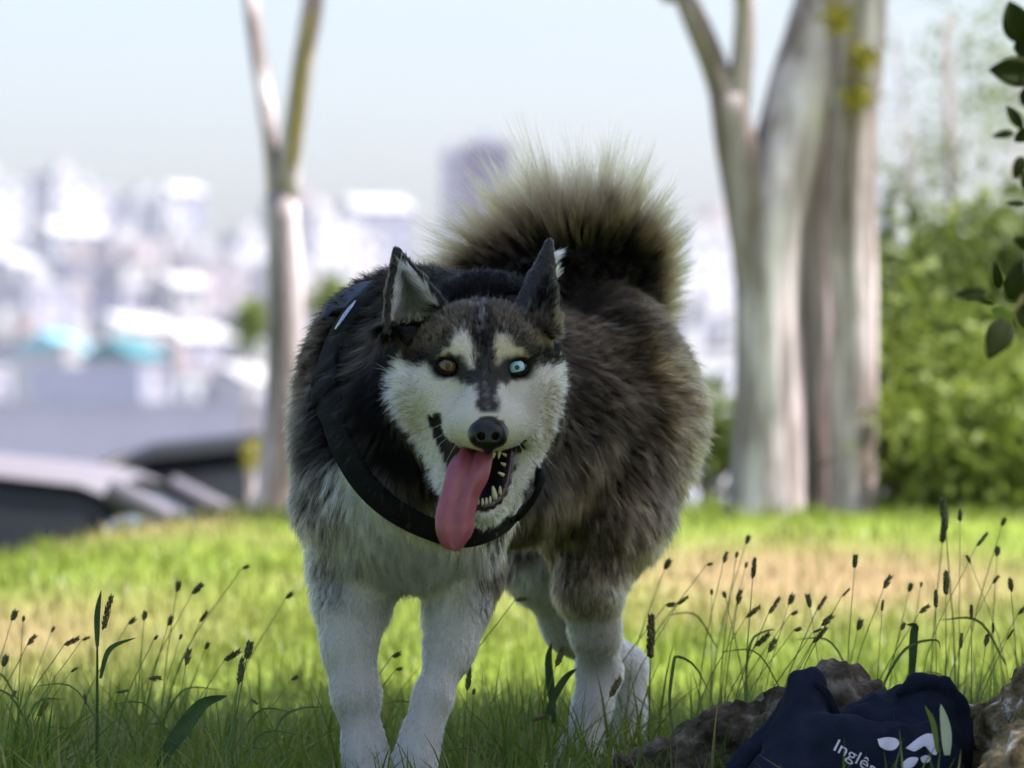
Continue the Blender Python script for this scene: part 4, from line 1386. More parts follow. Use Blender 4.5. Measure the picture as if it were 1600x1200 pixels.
rr = np.sqrt(rng.random(ns)) * spread[si]
off = tg[si] * (rr * np.cos(ang))[:, None] + bi[si] * (rr * np.sin(ang))[:, None]
kl = ll[si] * rng.uniform(0.72, 1.12, ns)
kd1 = d1[si] + rng.normal(size=(ns, 3)) * 0.10
kb = bright[si] * np.exp(rng.normal(size=ns) * 0.13)
NPT = 6
T_ = np.linspace(0, 1, NPT)
pos = np.empty((ns, NPT, 3), np.float32)
col = np.ones((ns, NPT, 4), np.float32)
rad_ = np.empty((ns, NPT), np.float32)
base_r = np.where(lkind == 3, 0.00030, np.interp(ll, [0.004, 0.01, 0.03], [0.00019, 0.00022, 0.00030]))[si]
rootp = LP[si] + off - LN[si] * 0.0012
for k, t in enumerate(T_):
    sh = (1 - tight[si] * t ** 1.3)
    pos[:, k] = LP[si] - LN[si] * 0.0012 + off * sh[:, None] + kl[:, None] * (d0[si] * t + (kd1 - d0[si]) * (t * t / 2))
    s = np.clip((t - 0.25) / 0.5, 0, 1)
    s = s * s * (3 - 2 * s)
    col[:, k, :3] = (lroot[si] * (1 - s) + ltip[si] * s) * kb[:, None]
    rad_[:, k] = base_r * (1 - 0.85 * t ** 1.6)
np.clip(col, 0, 0.88, out=col)

M_FUR = bpy.data.materials.new('dog_fur')
M_FUR.use_nodes = True
nt_ = M_FUR.node_tree
nt_.nodes.clear()
_o = nt_.nodes.new('ShaderNodeOutputMaterial')
_a = nt_.nodes.new('ShaderNodeAttribute')
_a.attribute_name = 'coat_colour'
_h = nt_.nodes.new('ShaderNodeBsdfHairPrincipled')
_h.parametrization = 'COLOR'
_h.inputs['Roughness'].default_value = 0.38
_h.inputs['Radial Roughness'].default_value = 0.55
_h.inputs['IOR'].default_value = 1.09
nt_.links.new(_a.outputs['Color'], _h.inputs['Color'])
nt_.links.new(_h.outputs[0], _o.inputs['Surface'])
cu = bpy.data.hair_curves.new('coat')
cu.add_curves([NPT] * ns)
cu.attributes['position'].data.foreach_set('vector', pos.ravel())
cu.attributes.new('radius', 'FLOAT', 'POINT').data.foreach_set('value', rad_.ravel())
cu.attributes.new('coat_colour', 'FLOAT_COLOR', 'POINT').data.foreach_set('color', col.ravel())
cu.materials.append(M_FUR)
coat_o = bpy.data.objects.new('coat', cu)
COL.objects.link(coat_o)
coat_o.parent = dog
tag(coat_o, kind='stuff')
print('dog verts', len(BV), 'locks', nl, 'strands', ns)
# ---- eyes, nose, mouth parts, harness: all children of the dog
def glossy(name, c, rough=0.12, coat=0.0, sss=0.0, var=0.15, scale=60.0, bump=0.0):
    m = plain(name, c, rough=rough, spec=0.5, coat=coat, var=var, scale=scale, bump=bump)
    if sss:
        m.node_tree.nodes['Principled BSDF'].inputs['Subsurface Weight'].default_value = sss
        m.node_tree.nodes['Principled BSDF'].inputs['Subsurface Radius'].default_value = (0.006, 0.002, 0.001)
        m.node_tree.nodes['Principled BSDF'].inputs['Subsurface Scale'].default_value = 1.0
    return m


M_EYEBALL = glossy('eye_black', (0.012, 0.009, 0.008), 0.10)
M_PUPIL = glossy('pupil_black', (0.003, 0.003, 0.003), 0.05)
M_AMBER = noise_mat('iris_amber', [(0.3, (0.05, 0.022, 0.008)), (0.7, (0.17, 0.080, 0.028))], scale=700, rough=0.08, spec=0.6)
M_BLUE = noise_mat('iris_blue', [(0.3, (0.14, 0.32, 0.44)), (0.7, (0.36, 0.58, 0.68))], scale=700, rough=0.08, spec=0.6)
M_LID = plain('eyelid_black', (0.004, 0.0036, 0.0036), 0.7, 0.1)
M_NOSE = noise_mat('nose_leather', [(0.3, (0.002, 0.002, 0.0022)), (0.7, (0.005, 0.005, 0.0055))], scale=500, rough=0.33, spec=0.35, bump=0.25, bump_scale=1400, bump_dist=0.0004)
M_TONGUE = noise_mat('tongue_pink', [(0.25, (0.21, 0.036, 0.064)), (0.75, (0.32, 0.082, 0.122))], scale=60, rough=0.40, spec=0.5, bump=0.35, bump_scale=900, bump_dist=0.0008)
_tb = M_TONGUE.node_tree.nodes['Principled BSDF']
_tb.inputs['Subsurface Weight'].default_value = 0.08
_tb.inputs['Subsurface Radius'].default_value = (0.006, 0.002, 0.0015)
_tb.inputs['Subsurface Scale'].default_value = 1.0
M_TOOTH = glossy('tooth_ivory', (0.50, 0.44, 0.31), 0.3)
M_GUM = glossy('mouth_lining', (0.030, 0.012, 0.013), 0.25)


def cap(c, axis, r, ang, name, mat, parent, n=20, m=6):
    """part of a sphere of radius r around c, within ang of axis"""
    axis = np.asarray(axis) / np.linalg.norm(axis)
    a = np.cross(axis, (0, 0, 1))
    a /= np.linalg.norm(a)
    b = np.cross(axis, a)
    v = [c + axis * r]
    f = []
    for i in range(1, m + 1):
        th = ang * i / m
        for j in range(n):
            ph = 2 * math.pi * j / n
            v.append(c + r * (math.cos(th) * axis + math.sin(th) * (math.cos(ph) * a + math.sin(ph) * b)))
    for j in range(n):
        f.append((0, 1 + j, 1 + (j + 1) % n))
    for i in range(m - 1):
        for j in range(n):
            k = (j + 1) % n
            f.append((1 + i * n + j, 1 + (i + 1) * n + j, 1 + (i + 1) * n + k, 1 + i * n + k))
    return mesh_obj(name, v, f, mat, parent)


for s_, mat, what in ((-1, M_AMBER, 'amber eye'), (1, M_BLUE, 'pale blue eye')):
    c = EYE[s_]
    look = np.array((0.0, CAM_Y, CAM_H)) - c
    look /= np.linalg.norm(look)
    e = cap(c, look, EYE_R, math.pi * 0.6, 'eye', M_EYEBALL, dog, 24, 12)
    tag(e, what)
    ir = cap(c, look, EYE_R + 0.0003, math.asin(11.5 / 17.5), 'iris', mat, e, 28, 6)
    cap(c, look, EYE_R + 0.0006, math.asin((3.8 if s_ > 0 else 4.6) / 17.5), 'pupil', M_PUPIL, e, 20, 4)
    # lids: two arched rims with almond corners
    for nm, hh in (('upper_eyelid', 12.5), ('lower_eyelid', -10.5)):
        pts = []
        for t in np.linspace(-1, 1, 15):
            x = t * 21
            z = hh * (1 - abs(t) ** 2.2) + s_ * t * 2.2 + s_ * t * 1.0
            yy = math.sqrt(max((17.5 + 2.2) ** 2 - min(x * x + z * z, 340), 18))
            pts.append(c + np.array((x * HS, -yy * HS, z * HS)))
        Shape().tube(pts, [0.0010 + 0.0012 * (1 - abs(t)) for t in np.linspace(-1, 1, 15)], 8).build(nm, M_LID, dog)

# nose
NC = H(9, -104, -126)
NF = Field(NC - 0.04, NC + 0.04, 0.001)
NF.ell(NC + np.array((0, 0.003, 0.001)), R_(29, 24, 24), 0.004)
NF.ell(NC + np.array((-0.009, 0.0, -0.002)), R_(17, 20, 19), 0.006)
NF.ell(NC + np.array((0.009, 0.0, -0.002)), R_(17, 20, 19), 0.006)
NF.cone(NC + np.array((0, -0.008, -0.008)), NC + np.array((0, 0.0, -0.019)), 0.007, 0.0045, 0.006)
for s_ in (-1, 1):
    NF.cone(NC + np.array((s_ * 0.0088, -0.020, -0.0045)), NC + np.array((s_ * 0.006, 0.0, -0.002)), 0.0042, 0.003, 0.003, cut=True)
    NF.cone(NC + np.array((s_ * 0.0125, -0.018, -0.0065)), NC + np.array((s_ * 0.0205, -0.010, -0.0075)), 0.0022, 0.0016, 0.002, cut=True)
NF.cone(NC + np.array((0, -0.022, -0.004)), NC + np.array((0, -0.016, -0.022)), 0.0011, 0.0011, 0.001, cut=True)
nv, nf = NF.mesh()
mesh_obj('nose', nv, nf, M_NOSE, dog)

# tongue: sections px, py, head depth, half width, thickness
TG = spline([(748, 688, 10, 27, 7), (744, 700, -26, 29, 8), (738, 712, -58, 31.5, 8), (731, 738, -78, 33, 7.5), (721, 768, -84, 29.5, 7), (713, 800, -88, 30.5, 7), (711, 826, -90, 30, 6.5), (711, 845, -88, 24, 5.5), (713, 856, -86, 15, 4.5), (714, 861, -85, 5, 3)], 34)
tv, tf = [], []
NSEC = 20
for i, (x, y, hy, hw, th) in enumerate(TG):
    c = H(x - HX0, HY0 - y, hy)
    tn = TG[min(i + 1, len(TG) - 1)] - TG[max(i - 1, 0)]
    tvec = np.array((tn[0] * HS, tn[2] * HS, -tn[1] * HS))
    tvec /= np.linalg.norm(tvec)
    sx = np.array((1.0, 0.10, 0.12))
    sx -= (sx @ tvec) * tvec
    sx /= np.linalg.norm(sx)
    nn = np.cross(tvec, sx)
    if nn[1] > 0:
        nn = -nn
    for j in range(NSEC):
        a = 2 * math.pi * j / NSEC
        u_, w_ = math.cos(a), math.sin(a)
        grv = -9.5 * math.exp(-((u_ + 0.02) / 0.13) ** 2) if w_ > 0 else 0
        bow = -7.5 * u_ * u_ + 3.2 * math.exp(-((abs(u_) - 0.42) / 0.25) ** 2) * (1 if w_ > 0 else 0)
        tv.append(c + sx * (u_ * hw * HS) + nn * ((w_ * th + grv + bow) * HS))
for i in range(len(TG) - 1):
    for j in range(NSEC):
        k = (j + 1) % NSEC
        tf.append((i * NSEC + j, (i + 1) * NSEC + j, (i + 1) * NSEC + k, i * NSEC + k))
tf += [tuple(range(NSEC)), tuple(range((len(TG) - 1) * NSEC, len(TG) * NSEC))[::-1]]
tongue = mesh_obj('tongue', tv, tf, M_TONGUE, dog)
tag(tongue, 'long pink tongue hanging out of the mouth')

# gum ridge along the lower jaw and the teeth on it
gum = spline([H(44, -128, -8), H(40, -165, -22), H(32, -195, -38), H(18, -213, -50), H(0, -218, -54), H(-22, -212, -48), H(-38, -190, -32)], 30)
Shape().tube(gum, [0.0052 + 0.0012 * math.sin(i * 2.1) for i in range(30)], 8).build('lower_gum', M_GUM, dog)


def tooth(base, tip, r):
    b_, t_ = np.asarray(base), np.asarray(tip)
    pts = [b_ + (t_ - b_) * k for k in (0, 0.35, 0.7, 0.92, 1.0)]
    Shape().tube(pts, [r * 0.8, r * 0.85, r * 0.62, r * 0.34, r * 0.08], 8).build('tooth', M_TOOTH, dog)


tooth(H(20, -207, -53), H(16, -186, -62), 0.0036)
tooth(H(28, -200, -46), H(27, -186, -54), 0.0024)
for (x, z, y) in ((12, -211, -57), (6, -213, -59), (0, -214, -60), (-7, -213, -59)):
    tooth(H(x, z - 2, y), H(x, z + 9, y - 3), 0.0021)
for (x, z, y, l) in ((27, -138, -72, -10), (19, -141, -70, -6)):
    tooth(H(x, z + 8, y), H(x - 2, z + l + 4, y), 0.0022)
for (x, z, y) in ((36, -170, -28), (40, -155, -20), (42, -140, -12)):
    tooth(H(x - 2, z, y), H(x - 12, z + 5, y - 6), 0.0026)

# whiskers
M_WH = plain('whisker', (0.55, 0.52, 0.48), 0.4)
for (x, z, y, dx, dz, dy, L) in ((-40, -95, -70, -1, -.35, -.2, 60), (-46, -105, -60, -1, -.6, -.1, 55), (-34, -112, -72, -.8, -.9, -.3, 45), (-44, -85, -60, -1, -.1, -.1, 50),
                                 (56, -95, -70, 1, -.5, -.2, 70), (60, -105, -60, 1, -.75, -.1, 80), (50, -112, -72, .8, -.9, -.3, 45), (58, -88, -60, 1, -.2, -.1, 60)):
    p0 = H(x, z, y)
    dv = np.array((dx, dy, dz)) / math.sqrt(dx * dx + dz * dz + dy * dy)
    pts = [p0 + dv * (L * HS * 0.9 * t) + np.array((0, 0, -0.010)) * t * t for t in np.linspace(0, 1, 7)]
    Shape().tube(pts, list(np.linspace(0.00026, 0.00008, 7)), 5).build('whisker', M_WH, dog)

# harness: padded neck strap, its ends running back over the shoulders; back piece with bright badge
M_STRAP = noise_mat('harness_fabric', [(0.3, (0.002, 0.0024, 0.0028)), (0.7, (0.006, 0.007, 0.008))], scale=90, rough=0.8, spec=0.12, bump=0.4, bump_scale=900, bump_dist=0.0006)
M_BLUEF = plain('harness_saddle', (0.012, 0.020, 0.040), 0.55, var=0.3)
M_CHROME = plain('badge_silver', (0.40, 0.46, 0.55), 0.25, metallic=0.8, var=0.3, scale=300)
harness = empty('harness', (float(H_PT[30][0]), float(H_PT[30][1]), float(H_PT[30][2])))
harness.parent = dog


def ribbon(path, width, thick, name, mat, parent, nrm, tilt=0.0):
    v, f = [], []
    m = len(path)
    for i, p in enumerate(path):
        t = path[min(i + 1, m - 1)] - path[max(i - 1, 0)]
        t /= np.linalg.norm(t)
        n_ = nrm[i] - (nrm[i] @ t) * t
        n_ /= np.linalg.norm(n_)
        s = np.cross(t, n_)
        w = width[i] if hasattr(width, '__len__') else width
        for (a, b) in ((-1, 0), (-0.94, .7), (-0.80, 1), (0, 1.12), (0.80, 1), (0.94, .7), (1, 0), (0.9, -.6), (-0.9, -.6)):
            v.append(p + s * (a * w / 2) + n_ * (b * thick))
    K = 9
    for i in range(m - 1):
        for j in range(K):
            k = (j + 1) % K
            f.append((i * K + j, (i + 1) * K + j, (i + 1) * K + k, i * K + k))
    f += [tuple(range(K)), tuple(range((m - 1) * K, m * K))[::-1]]
    return mesh_obj(name, v, f, mat, parent)


def surf_n(path):
    out = []
    for p in path:
        r = BVH.find_nearest(Vector(p))
        out.append(np.array(r[1]))
    out = np.array(out)
    for _ in range(6):
        out[1:-1] = (out[:-2] + 2 * out[1:-1] + out[2:]) / 4
    return out / np.linalg.norm(out, axis=1)[:, None]


hn = surf_n(H_PT)
sp = H_PT + hn * 0.0115
# carry the strap on round the neck, under the fur of the nape
ribbon(sp, [0.040 if i < 20 else 0.033 - 0.006 * min(1, (i - 20) / 16) if i < 40 else 0.027 - 0.013 * min(1, (i - 40) / 10) for i in range(60)], 0.0045, 'neck_strap', M_STRAP, harness, hn)
b0 = [hit(570, 478) + np.array((0, 0.004, 0.014)), hit(548, 482) + np.array((-.006, 0.01, 0.012)), hit(522, 500) + np.array((-.010, 0.0, 0.010))]
bk = spline([b0[0], b0[1], b0[2]], 12)
ribbon(bk, 0.05, 0.004, 'back_strap', M_BLUEF, harness, surf_n(bk))
for k_ in (15, 17):
    ribbon(sp[k_ - 1:k_ + 2] + hn[k_ - 1:k_ + 2] * 0.005, 0.044, 0.003, 'strap_keeper', M_STRAP, harness, hn[k_ - 1:k_ + 2])
bp_ = sp[6:11] + hn[6:11] * 0.0062
ribbon(bp_, [0.003, 0.007, 0.009, 0.007, 0.003], 0.0012, 'badge', M_CHROME, harness, hn[6:11])
# ================================================================== GRASS
M_GRASS = bpy.data.materials.new('grass_blade')
M_GRASS.use_nodes = True
nt_ = M_GRASS.node_tree
b_ = nt_.nodes['Principled BSDF']
_a = nt_.nodes.new('ShaderNodeAttribute')
_a.attribute_name = 'blade_colour'
_t = nt_.nodes.new('ShaderNodeBsdfTranslucent')
_m = nt_.nodes.new('ShaderNodeMixShader')
_m.inputs[0].default_value = 0.4
b_.inputs['Roughness'].default_value = 0.45
b_.inputs['Specular IOR Level'].default_value = 0.35
nt_.links.new(_a.outputs['Color'], b_.inputs['Base Color'])
nt_.links.new(_a.outputs['Color'], _t.inputs['Color'])
nt_.links.new(b_.outputs[0], _m.inputs[1])
nt_.links.new(_t.outputs[0], _m.inputs[2])
nt_.links.new(_m.outputs[0], nt_.nodes['Material Output'].inputs['Surface'])


def blades(x, y, h, w, rs, lean=0.5, seg=4, dry=None):
    n = len(x)
    z = ground_z(x, y) - 0.004
    base = np.stack([x, y, z], 1)
    az = rs.random(n) * 6.283
    ln = np.abs(rs.normal(size=n)) * lean + 0.08
    dirv = np.stack([np.cos(az), np.sin(az), np.zeros(n)], 1)
    fa = az + 1.57 + rs.normal(size=n) * 0.6
    side = np.stack([np.cos(fa), np.sin(fa), np.zeros(n)], 1)
    V = np.empty((n, seg + 1, 2, 3), np.float32)
    for k in range(seg + 1):
        t = k / seg
        c = base + np.array((0, 0, 1.0)) * (h * (t - 0.28 * ln * t * t))[:, None] + dirv * (h * ln * t * t)[:, None]
        ww = (w * (1 - t ** 1.8) * (0.75 + 0.25 * min(1, t * 4)) + 0.00015)[:, None] * 0.5
        V[:, k, 0] = c - side * ww
        V[:, k, 1] = c + side * ww
    i = np.arange(n)[:, None] * (2 * (seg + 1))
    F = np.vstack([np.hstack([i + 2 * k, i + 2 * k + 1, i + 2 * k + 3, i + 2 * k + 2]) for k in range(seg)])
    g = vnoise(np.stack([x * 5, y * 5, x * 0], 1), 61)[:, None] * 0.5 + rs.random((n, 1)) * 0.5
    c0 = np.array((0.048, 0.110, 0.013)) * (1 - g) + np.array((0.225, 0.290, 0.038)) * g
    yel = rs.random((n, 1)) < 0.10
    c0 = np.where(yel, np.array((0.30, 0.25, 0.10)), c0)
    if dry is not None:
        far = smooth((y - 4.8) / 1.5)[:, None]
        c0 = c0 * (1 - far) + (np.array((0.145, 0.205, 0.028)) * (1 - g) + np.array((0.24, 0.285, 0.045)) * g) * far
        dd = (dry[:, None] * rs.uniform(0.5, 1.2, (n, 1))).clip(0, 1)
        c0 = c0 * (1 - dd) + np.array((0.31, 0.225, 0.115)) * dd
    C = np.ones((n, seg + 1, 2, 4), np.float32)
    C[..., :3] = c0[:, None, None, :]
    return V.reshape(-1, 3), F, C.reshape(-1, 4)


def grass_patch(name, n, xr, yr, hr, wr, seed, lean=0.5, seg=4, thin=True):
    rs = np.random.default_rng(seed)
    y = rs.uniform(*yr, n)
    half = xr(y)
    x = rs.uniform(-1, 1, n) * half
    dry = dryness(x, y)
    keep = rs.random(n) > (dry * 0.75 if thin else dry * 0)
    cl = vnoise(np.stack([x * 9, y * 9, x * 0], 1), 71)
    keep &= rs.random(n) < 0.35 + 0.9 * cl
    keep &= ~((x > 0.46) & (y > 3.3) & (y < 3.95) & (np.hypot(x - .8, y - 3.55) < .36))
    x, y, dry, cl = x[keep], y[keep], dry[keep], cl[keep]
    h = rs.uniform(*hr, len(x)) * (0.45 + 0.9 * cl)
    h = h * (1 - 0.55 * smooth((4.08 - y) / 0.3) * smooth((x + 0.32) / 0.1) * smooth((0.36 - x) / 0.2)) * (1 - 0.30 * smooth((3.9 - y) / 0.4))
    w = rs.uniform(*wr, len(x))
    v, f, c = blades(x, y, h, w, rs, lean, seg, dry)
    o = mesh_obj(name, v, f, M_GRASS)
    at = o.data.color_attributes.new('blade_colour', 'FLOAT_COLOR', 'POINT')
    at.data.foreach_set('color', c.ravel())
    tag(o, kind='stuff')
    return o


grass_patch('grass_near', 17000, lambda y: 0.30 + (y - CAM_Y) * 0.105, (3.3, 5.0), (0.055, 0.165), (0.0022, 0.0060), 1, 0.55)
grass_patch('grass_middle', 22000, lambda y: 0.35 + (y - CAM_Y) * 0.105, (5.0, 8.0), (0.03, 0.08), (0.0025, 0.005), 2, 0.5, 3)
grass_patch('grass_far', 26000, lambda y: 0.6 + (y - CAM_Y) * 0.11, (8.0, 14.5), (0.02, 0.06), (0.004, 0.008), 3, 0.5, 2)
grass_patch('grass_front', 7000, lambda y: 0.5 + (y - CAM_Y) * 0.10, (1.0, 3.3), (0.03, 0.09), (0.0025, 0.0055), 4, 0.55)

M_STALK = plain('stalk_green', (0.095, 0.145, 0.035), 0.6, 0.3, var=0.3, scale=40)
M_STALK_D = plain('stalk_dark', (0.035, 0.075, 0.015), 0.6, 0.3, var=0.3, scale=40)
M_SEED = noise_mat('seed_head', [(0.3, (0.12, 0.12, 0.045)), (0.7, (0.38, 0.31, 0.18))], scale=220, rough=0.85, spec=0.1, translucent=0.5)
M_SEED_D = noise_mat('seed_head_dark', [(0.35, (0.12, 0.165, 0.055)), (0.65, (0.40, 0.37, 0.20))], scale=220, rough=0.85, spec=0.1, translucent=0.5)


def seed_head(L, R, mat, rs):
    """spikelets set round a short axis along +x"""
    sh = Shape()
    n = int(14 + L * 700)
    sh.tube([(L * k, 0, 0) for k in (0, .2, .5, .8, 1.0)], [R * .12, R * .30, R * .36, R * .26, R * .05], 6)
    for i in range(n):
        t = (i + .5) / n
        a = i * 2.4 + rs.normal() * .2
        r = R * math.sin(math.pi * (0.12 + 0.84 * t)) ** 0.8
        c = np.array((t * L * .85, r * .28 * math.cos(a), r * .28 * math.sin(a)))
        o = np.array((0.85, math.cos(a) * .38, math.sin(a) * .38))
        o /= np.linalg.norm(o)
        s = np.cross(o, (0.3, .2, 1))
        s /= np.linalg.norm(s)
        u_ = np.cross(o, s)
        l_ = 0.0058 + 0.002 * rs.random()
        w_ = 0.0018
        sh.add([c, c + o * l_ * .45 + s * w_, c + o * l_ * .45 - s * w_, c + o * l_ * .45 + u_ * w_, c + o * l_], [(0, 1, 3), (0, 3, 2), (0, 2, 1), (4, 3, 1), (4, 2, 3), (4, 1, 2)])
    return sh


rs = np.random.default_rng(15)
SEEDS = [seed_head(L, R, None, rs).build('seed_head', m) for (L, R, m) in ((0.022, 0.0075, M_SEED_D), (0.028, 0.0065, M_SEED), (0.034, 0.0055, M_SEED_D), (0.016, 0.008, M_SEED_D), (0.045, 0.0050, M_SEED))]
SEED_ME = [o.data for o in SEEDS]
for o in SEEDS:
    bpy.data.objects.remove(o, do_unlink=True)


def stalk(tx, ty, d, head=0, tilt=0.0, bend=0.0, label=None, r=0.0009, leaves=0, group='seed stalks in the grass', mat=None, hs=1.0, seed=0):
    """a grass stalk whose seed head begins at photo point (tx, ty), at depth d; tilt: angle of the head from upright, to the right"""
    rs = np.random.default_rng(seed + int(tx * 7 + ty))
    top = P(tx, ty, d)
    h = top[2] - float(ground_z(np.array([top[0]]), np.array([d]))[0])
    bx = top[0] - math.sin(tilt) * h * 0.45 - bend
    by = d + rs.normal() * 0.02
    bz = float(ground_z(np.array([bx]), np.array([by]))[0])
    o = empty('grass_stalk', (bx, by, bz))
    tag(o, label or 'thin grass stalk with small seed head, %s' % ('left of the dog' if tx < 500 else 'beneath the dog' if tx < 1000 else 'between the dog and the bag' if tx < 1300 else 'behind the bag'), 'grass stalk', group)
    mid = np.array((bx + (top[0] - bx) * 0.30, (by + d) / 2, bz + h * 0.55))
    pts = spline([(bx, by, bz - .01), mid, top], 9)
    Shape().tube(pts, list(np.linspace(r * 1.35, r * .55, 9)), 6).build('stem', mat or M_STALK, o)
    if head is not None:
        sd = link_copy('seed_head', SEED_ME[head], o)
        dirx = np.array((math.sin(tilt), rs.normal() * .15, math.cos(tilt)))
        q = Vector(dirx).to_track_quat('X', 'Z')
        sd.matrix_basis = Matrix.Translation(Vector(top)) @ q.to_matrix().to_4x4() @ Matrix.Scale(hs, 4)
    for k in range(leaves):
        t = rs.uniform(.15, .6)
        p0 = pts[int(t * 8)]
        s = 1 if rs.random() < .5 else -1
        L = rs.uniform(.05, .11)
        lp = [p0, p0 + np.array((s * L * .35, rs.normal() * .01, L * .55)), p0 + np.array((s * L * .85, rs.normal() * .02, L * .55))]
        flat_leaf(lp, rs.uniform(.0016, .0032), 'leaf', M_STALK, o)
    return o


def flat_leaf(pts, w, name, mat, par, n=10):
    c = spline(pts, n)
    v, f = [], []
    for i in range(n):
        t = i / (n - 1)
        tn = c[min(i + 1, n - 1)] - c[max(i - 1, 0)]
        tn /= np.linalg.norm(tn)
        s = np.cross(tn, (0.15, 1, 0.1))
        s /= np.linalg.norm(s) + 1e-9
        k = w * .5 * (math.sin(math.pi * (0.14 + 0.86 * t)) ** .75 + 0.02)
        up = np.cross(s, tn)
        v += [c[i] - s * k, c[i] + up * k * .25, c[i] + s * k]
    for i in range(n - 1):
        for j in range(2):
            q = i * 3 + j
            f.append((q, q + 1, q + 4, q + 3))
    return mesh_obj(name, v, f, mat, par)


# conspicuous plants
def broad(pts, d, w, label, mat=None, name='grass_plant'):
    q = [P(x, y, d) for (x, y) in pts]
    o = empty(name, q[0])
    tag(o, label, 'grass')
    flat_leaf(q, w, 'leaf', mat or M_STALK_D, o, 14)
    return o


sk = stalk(152, 1002, 4.05, None, 0.0, 0.0, 'tall dark stalk with upright leaf tip, left of the dog', r=0.0022, mat=M_STALK_D, group=None)
flat_leaf([P(152, 1010, 4.04), P(152, 960, 4.04), P(158, 922, 4.04)], 0.007, 'leaf', M_STALK_D, sk)
flat_leaf([P(157, 1060, 4.04), P(166, 1024, 4.04), P(180, 1008, 4.04), P(214, 996, 4.04)], 0.006, 'leaf', M_STALK_D, sk)
sd = link_copy('seed_head', SEED_ME[4], sk)
sd.matrix_basis = Matrix.Translation(Vector(P(160, 985, 4.05))) @ Vector((0.25, 0, 1)).to_track_quat('X', 'Z').to_matrix().to_4x4()
broad([(245, 1200), (270, 1160), (298, 1122), (320, 1098), (356, 1087)], 4.02, 0.018, 'broad dark blade leaning right, left of the dog')
broad([(436, 1160), (432, 1140), (445, 1118), (475, 1106), (510, 1105)], 3.95, 0.0035, 'thin blade arching over beside the near front leg', M_STALK)
broad([(1052, 1150), (1046, 1095), (1052, 1040), (1058, 1026), (1085, 1040), (1110, 1085)], 4.25, 0.004, 'bent over blade behind the left end of the root', M_STALK)
broad([(1424, 1075), (1426, 1030), (1428, 990), (1430, 978), (1416, 976)], 4.3, 0.010, 'wide upright blade with folded tip behind the bag', M_STALK_D)
broad([(1360, 1120), (1390, 1050), (1420, 1010), (1462, 1000), (1470, 1015)], 4.3, 0.0035, 'long blade arching right behind the bag', M_STALK)
broad([(1168, 1100), (1166, 1050), (1175, 1000), (1200, 985), (1213, 984)], 4.5, 0.003, 'curved blade above the root with drooping tip', M_STALK)
broad([(866, 1130), (860, 1070), (857, 1030), (862, 1004)], 4.35, 0.010, 'upright dark blade left of the hind leg', M_STALK_D)
broad([(852, 1125), (868, 1085), (885, 1058), (902, 1044)], 4.3, 0.009, 'dark blade leaning against the hind leg', M_STALK_D)
broad([(1465, 1175), (1458, 1130), (1445, 1102)], 3.52, 0.006, 'short bright blade in front of the bag, left of the pale one', M_LEAF_L)
broad([(1480, 1180), (1478, 1140), (1470, 1100)], 3.52, 0.011, 'short pale wide blade in front of the bag', plain('blade_pale', (0.42, 0.46, 0.30), 0.6))
stalk(385, 1030, 4.05, 0, 0.25, 0.0, 'upright stalk with two seed heads near the left of the dog', r=0.0010, leaves=2, group=None)
stalk(372, 1070, 4.05, 2, 0.15, 0.0, 'short leafy stalk below the upright one near the left of the dog', r=0.0010, leaves=2, group=None)
stalk(1478, 830, 4.7, 2, -0.1, 0.0, 'tallest seed stalk at the right, its dark head above the bag', r=0.0011, group=None, hs=1.3)
stalk(1472, 850, 4.72, 2, 0.12, 0.0, 'tall stalk close beside the tallest one at the right', r=0.0010, group=None, hs=1.2)
stalk(1016, 1030, 4.4, 4, 0.02, 0.0, 'stiff seed stalk just right of the hind leg', r=0.0014, group=None, hs=1.3)
stalk(868, 1042, 4.2, 1, 0.4, 0.0, 'thin stalk with tan seed head before the hind leg', r=0.0007, group=None)
stalk(952, 1090, 4.15, 1, 0.5, 0.0, 'thin stalk crossing in front of the hind leg', r=0.0007, group=None)
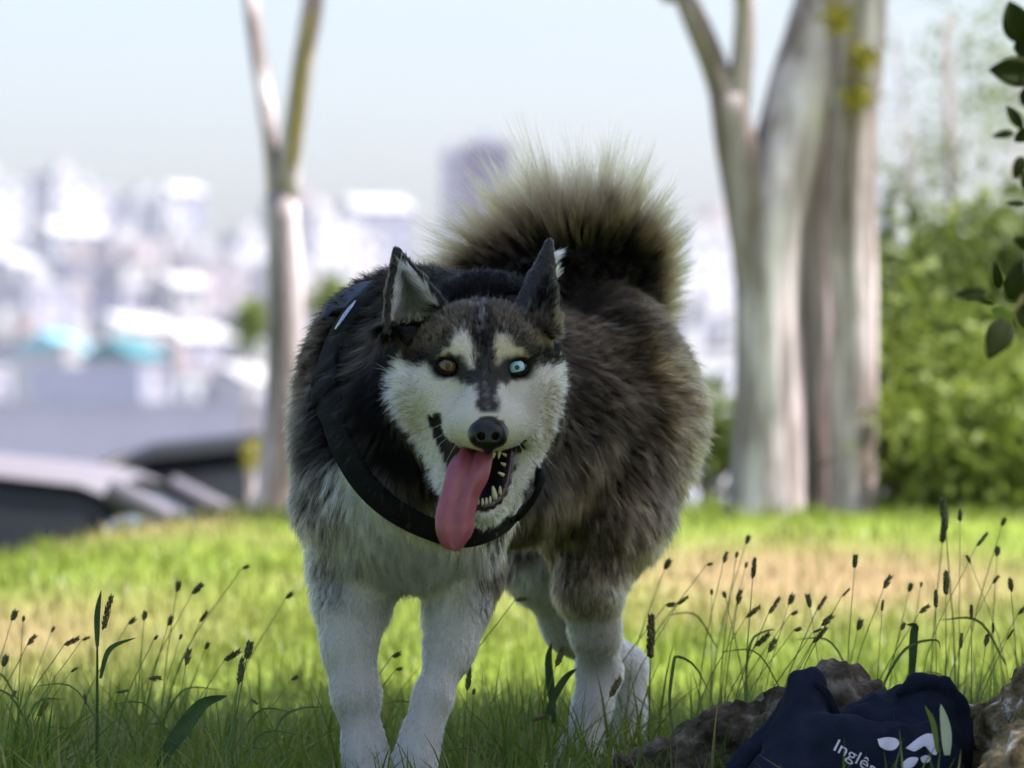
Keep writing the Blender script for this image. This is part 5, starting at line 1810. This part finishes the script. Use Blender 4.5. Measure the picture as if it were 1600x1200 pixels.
# the many
for (x, y, tl, hd, dd) in ((18, 970, .4, 3, 4.6), (36, 972, .1, 3, 4.7), (42, 1008, .7, 0, 4.4), (80, 988, .5, 3, 4.8), (100, 1008, 1.1, 1, 4.35), (128, 1000, 1.2, 0, 4.4), (110, 1050, 1.0, 0, 4.3), (16, 1092, .6, 0, 4.2),
                           (200, 975, .9, 3, 4.7), (225, 970, .1, 3, 4.8), (262, 978, .4, 3, 4.7), (276, 925, .2, 3, 5.0), (300, 928, .8, 0, 5.0), (312, 972, .6, 1, 4.8), (240, 1000, .7, 3, 4.6), (290, 1040, .2, 0, 4.4),
                           (350, 1032, 1.0, 1, 4.3), (232, 1060, 1.5, 0, 4.3), (180, 1082, 1.4, 2, 4.2), (446, 935, .9, 3, 5.0), (392, 1092, 2.2, 0, 4.1), (455, 1062, 1.1, 3, 4.7), (378, 888, 1.2, 3, 5.2), (134, 1100, -.1, 1, 4.2),
                           (320, 1015, .5, 3, 4.7), (280, 1000, .4, 3, 4.75), (60, 1120, .5, 1, 4.1), (5, 1042, .3, 3, 4.5), (612, 1026, 1.2, 3, 4.5), (618, 1046, 1.4, 3, 4.45), (730, 1080, .1, 2, 4.4), (740, 1086, .1, 3, 4.4), (805, 937, 1.5, 0, 4.6),
                           (830, 1125, 1.3, 1, 4.1), (1038, 890, .5, 3, 5.2), (1104, 882, 1.4, 3, 5.1), (1130, 880, .3, 0, 5.0), (1150, 872, .2, 3, 5.1), (1164, 888, .3, 3, 5.0), (1165, 850, .4, 3, 5.3), (1040, 945, 1.5, 3, 4.9),
                           (1058, 945, .9, 1, 4.8), (1112, 930, .0, 3, 5.0), (1134, 935, -.3, 3, 4.9), (1152, 945, .2, 0, 4.8), (1176, 905, .1, 2, 4.6), (1200, 960, .6, 2, 4.6), (1165, 965, .9, 1, 4.7), (1232, 945, .4, 3, 4.9),
                           (1235, 960, 1.2, 3, 4.8), (1266, 950, -.2, 0, 4.8), (1275, 955, .6, 2, 4.6), (1283, 978, .8, 0, 4.5), (1270, 988, 1.2, 1, 4.5), (1240, 985, 1.3, 3, 4.6), (1335, 888, .1, 0, 4.7), (1315, 932, .8, 2, 4.6), (1380, 920, .5, 0, 4.8),
                           (1378, 955, .1, 2, 4.7), (1420, 925, .3, 3, 4.9), (1438, 918, .2, 3, 5.0), (1436, 958, .9, 0, 4.7), (1462, 950, .0, 2, 4.6), (1500, 815, .0, 0, 5.0), (1525, 854, .7, 2, 4.8), (1517, 880, -.5, 0, 4.9), (1565, 822, .4, 3, 5.2),
                           (1550, 912, .7, 0, 4.8), (1580, 925, -.1, 0, 4.8), (1518, 968, .0, 2, 4.5), (1552, 990, .0, 2, 4.4), (1572, 1000, .6, 2, 4.4), (1500, 1015, .1, 2, 4.4), (1270, 1005, .7, 2, 4.4), (1478, 930, .0, 2, 4.7), (1558, 870, .1, 3, 5.2),
                           (1180, 1010, .8, 1, 4.5), (1200, 1020, .5, 0, 4.5), (1590, 960, .8, 0, 4.7), (1408, 985, .4, 3, 4.7), (1340, 985, .3, 3, 4.8), (1540, 1010, .2, 0, 4.5)):
    stalk(x, y, 3.98 + (dd - 4.0) * 0.65, hd, tl, 0.0, None, r=rs.uniform(.0006, .0009), leaves=1 if rs.random() < .35 else 0, hs=rs.uniform(.42, .92))
# ================================================================== HAZE
hz = Shape().box((-1600, -420, -34), (1600, 2000, 125)).build('haze', None, None, smooth=False)
tag(hz, kind='stuff')
M_HAZE = bpy.data.materials.new('haze_air')
M_HAZE.use_nodes = True
nt_ = M_HAZE.node_tree
nt_.nodes.clear()
_o = nt_.nodes.new('ShaderNodeOutputMaterial')
_v = nt_.nodes.new('ShaderNodeVolumePrincipled')
_v.inputs['Color'].default_value = (0.84, 0.83, 1.0, 1)
_v.inputs['Density'].default_value = 0.00013
_v.inputs['Anisotropy'].default_value = 0.3
nt_.links.new(_v.outputs[0], _o.inputs['Volume'])
hz.data.materials.append(M_HAZE)
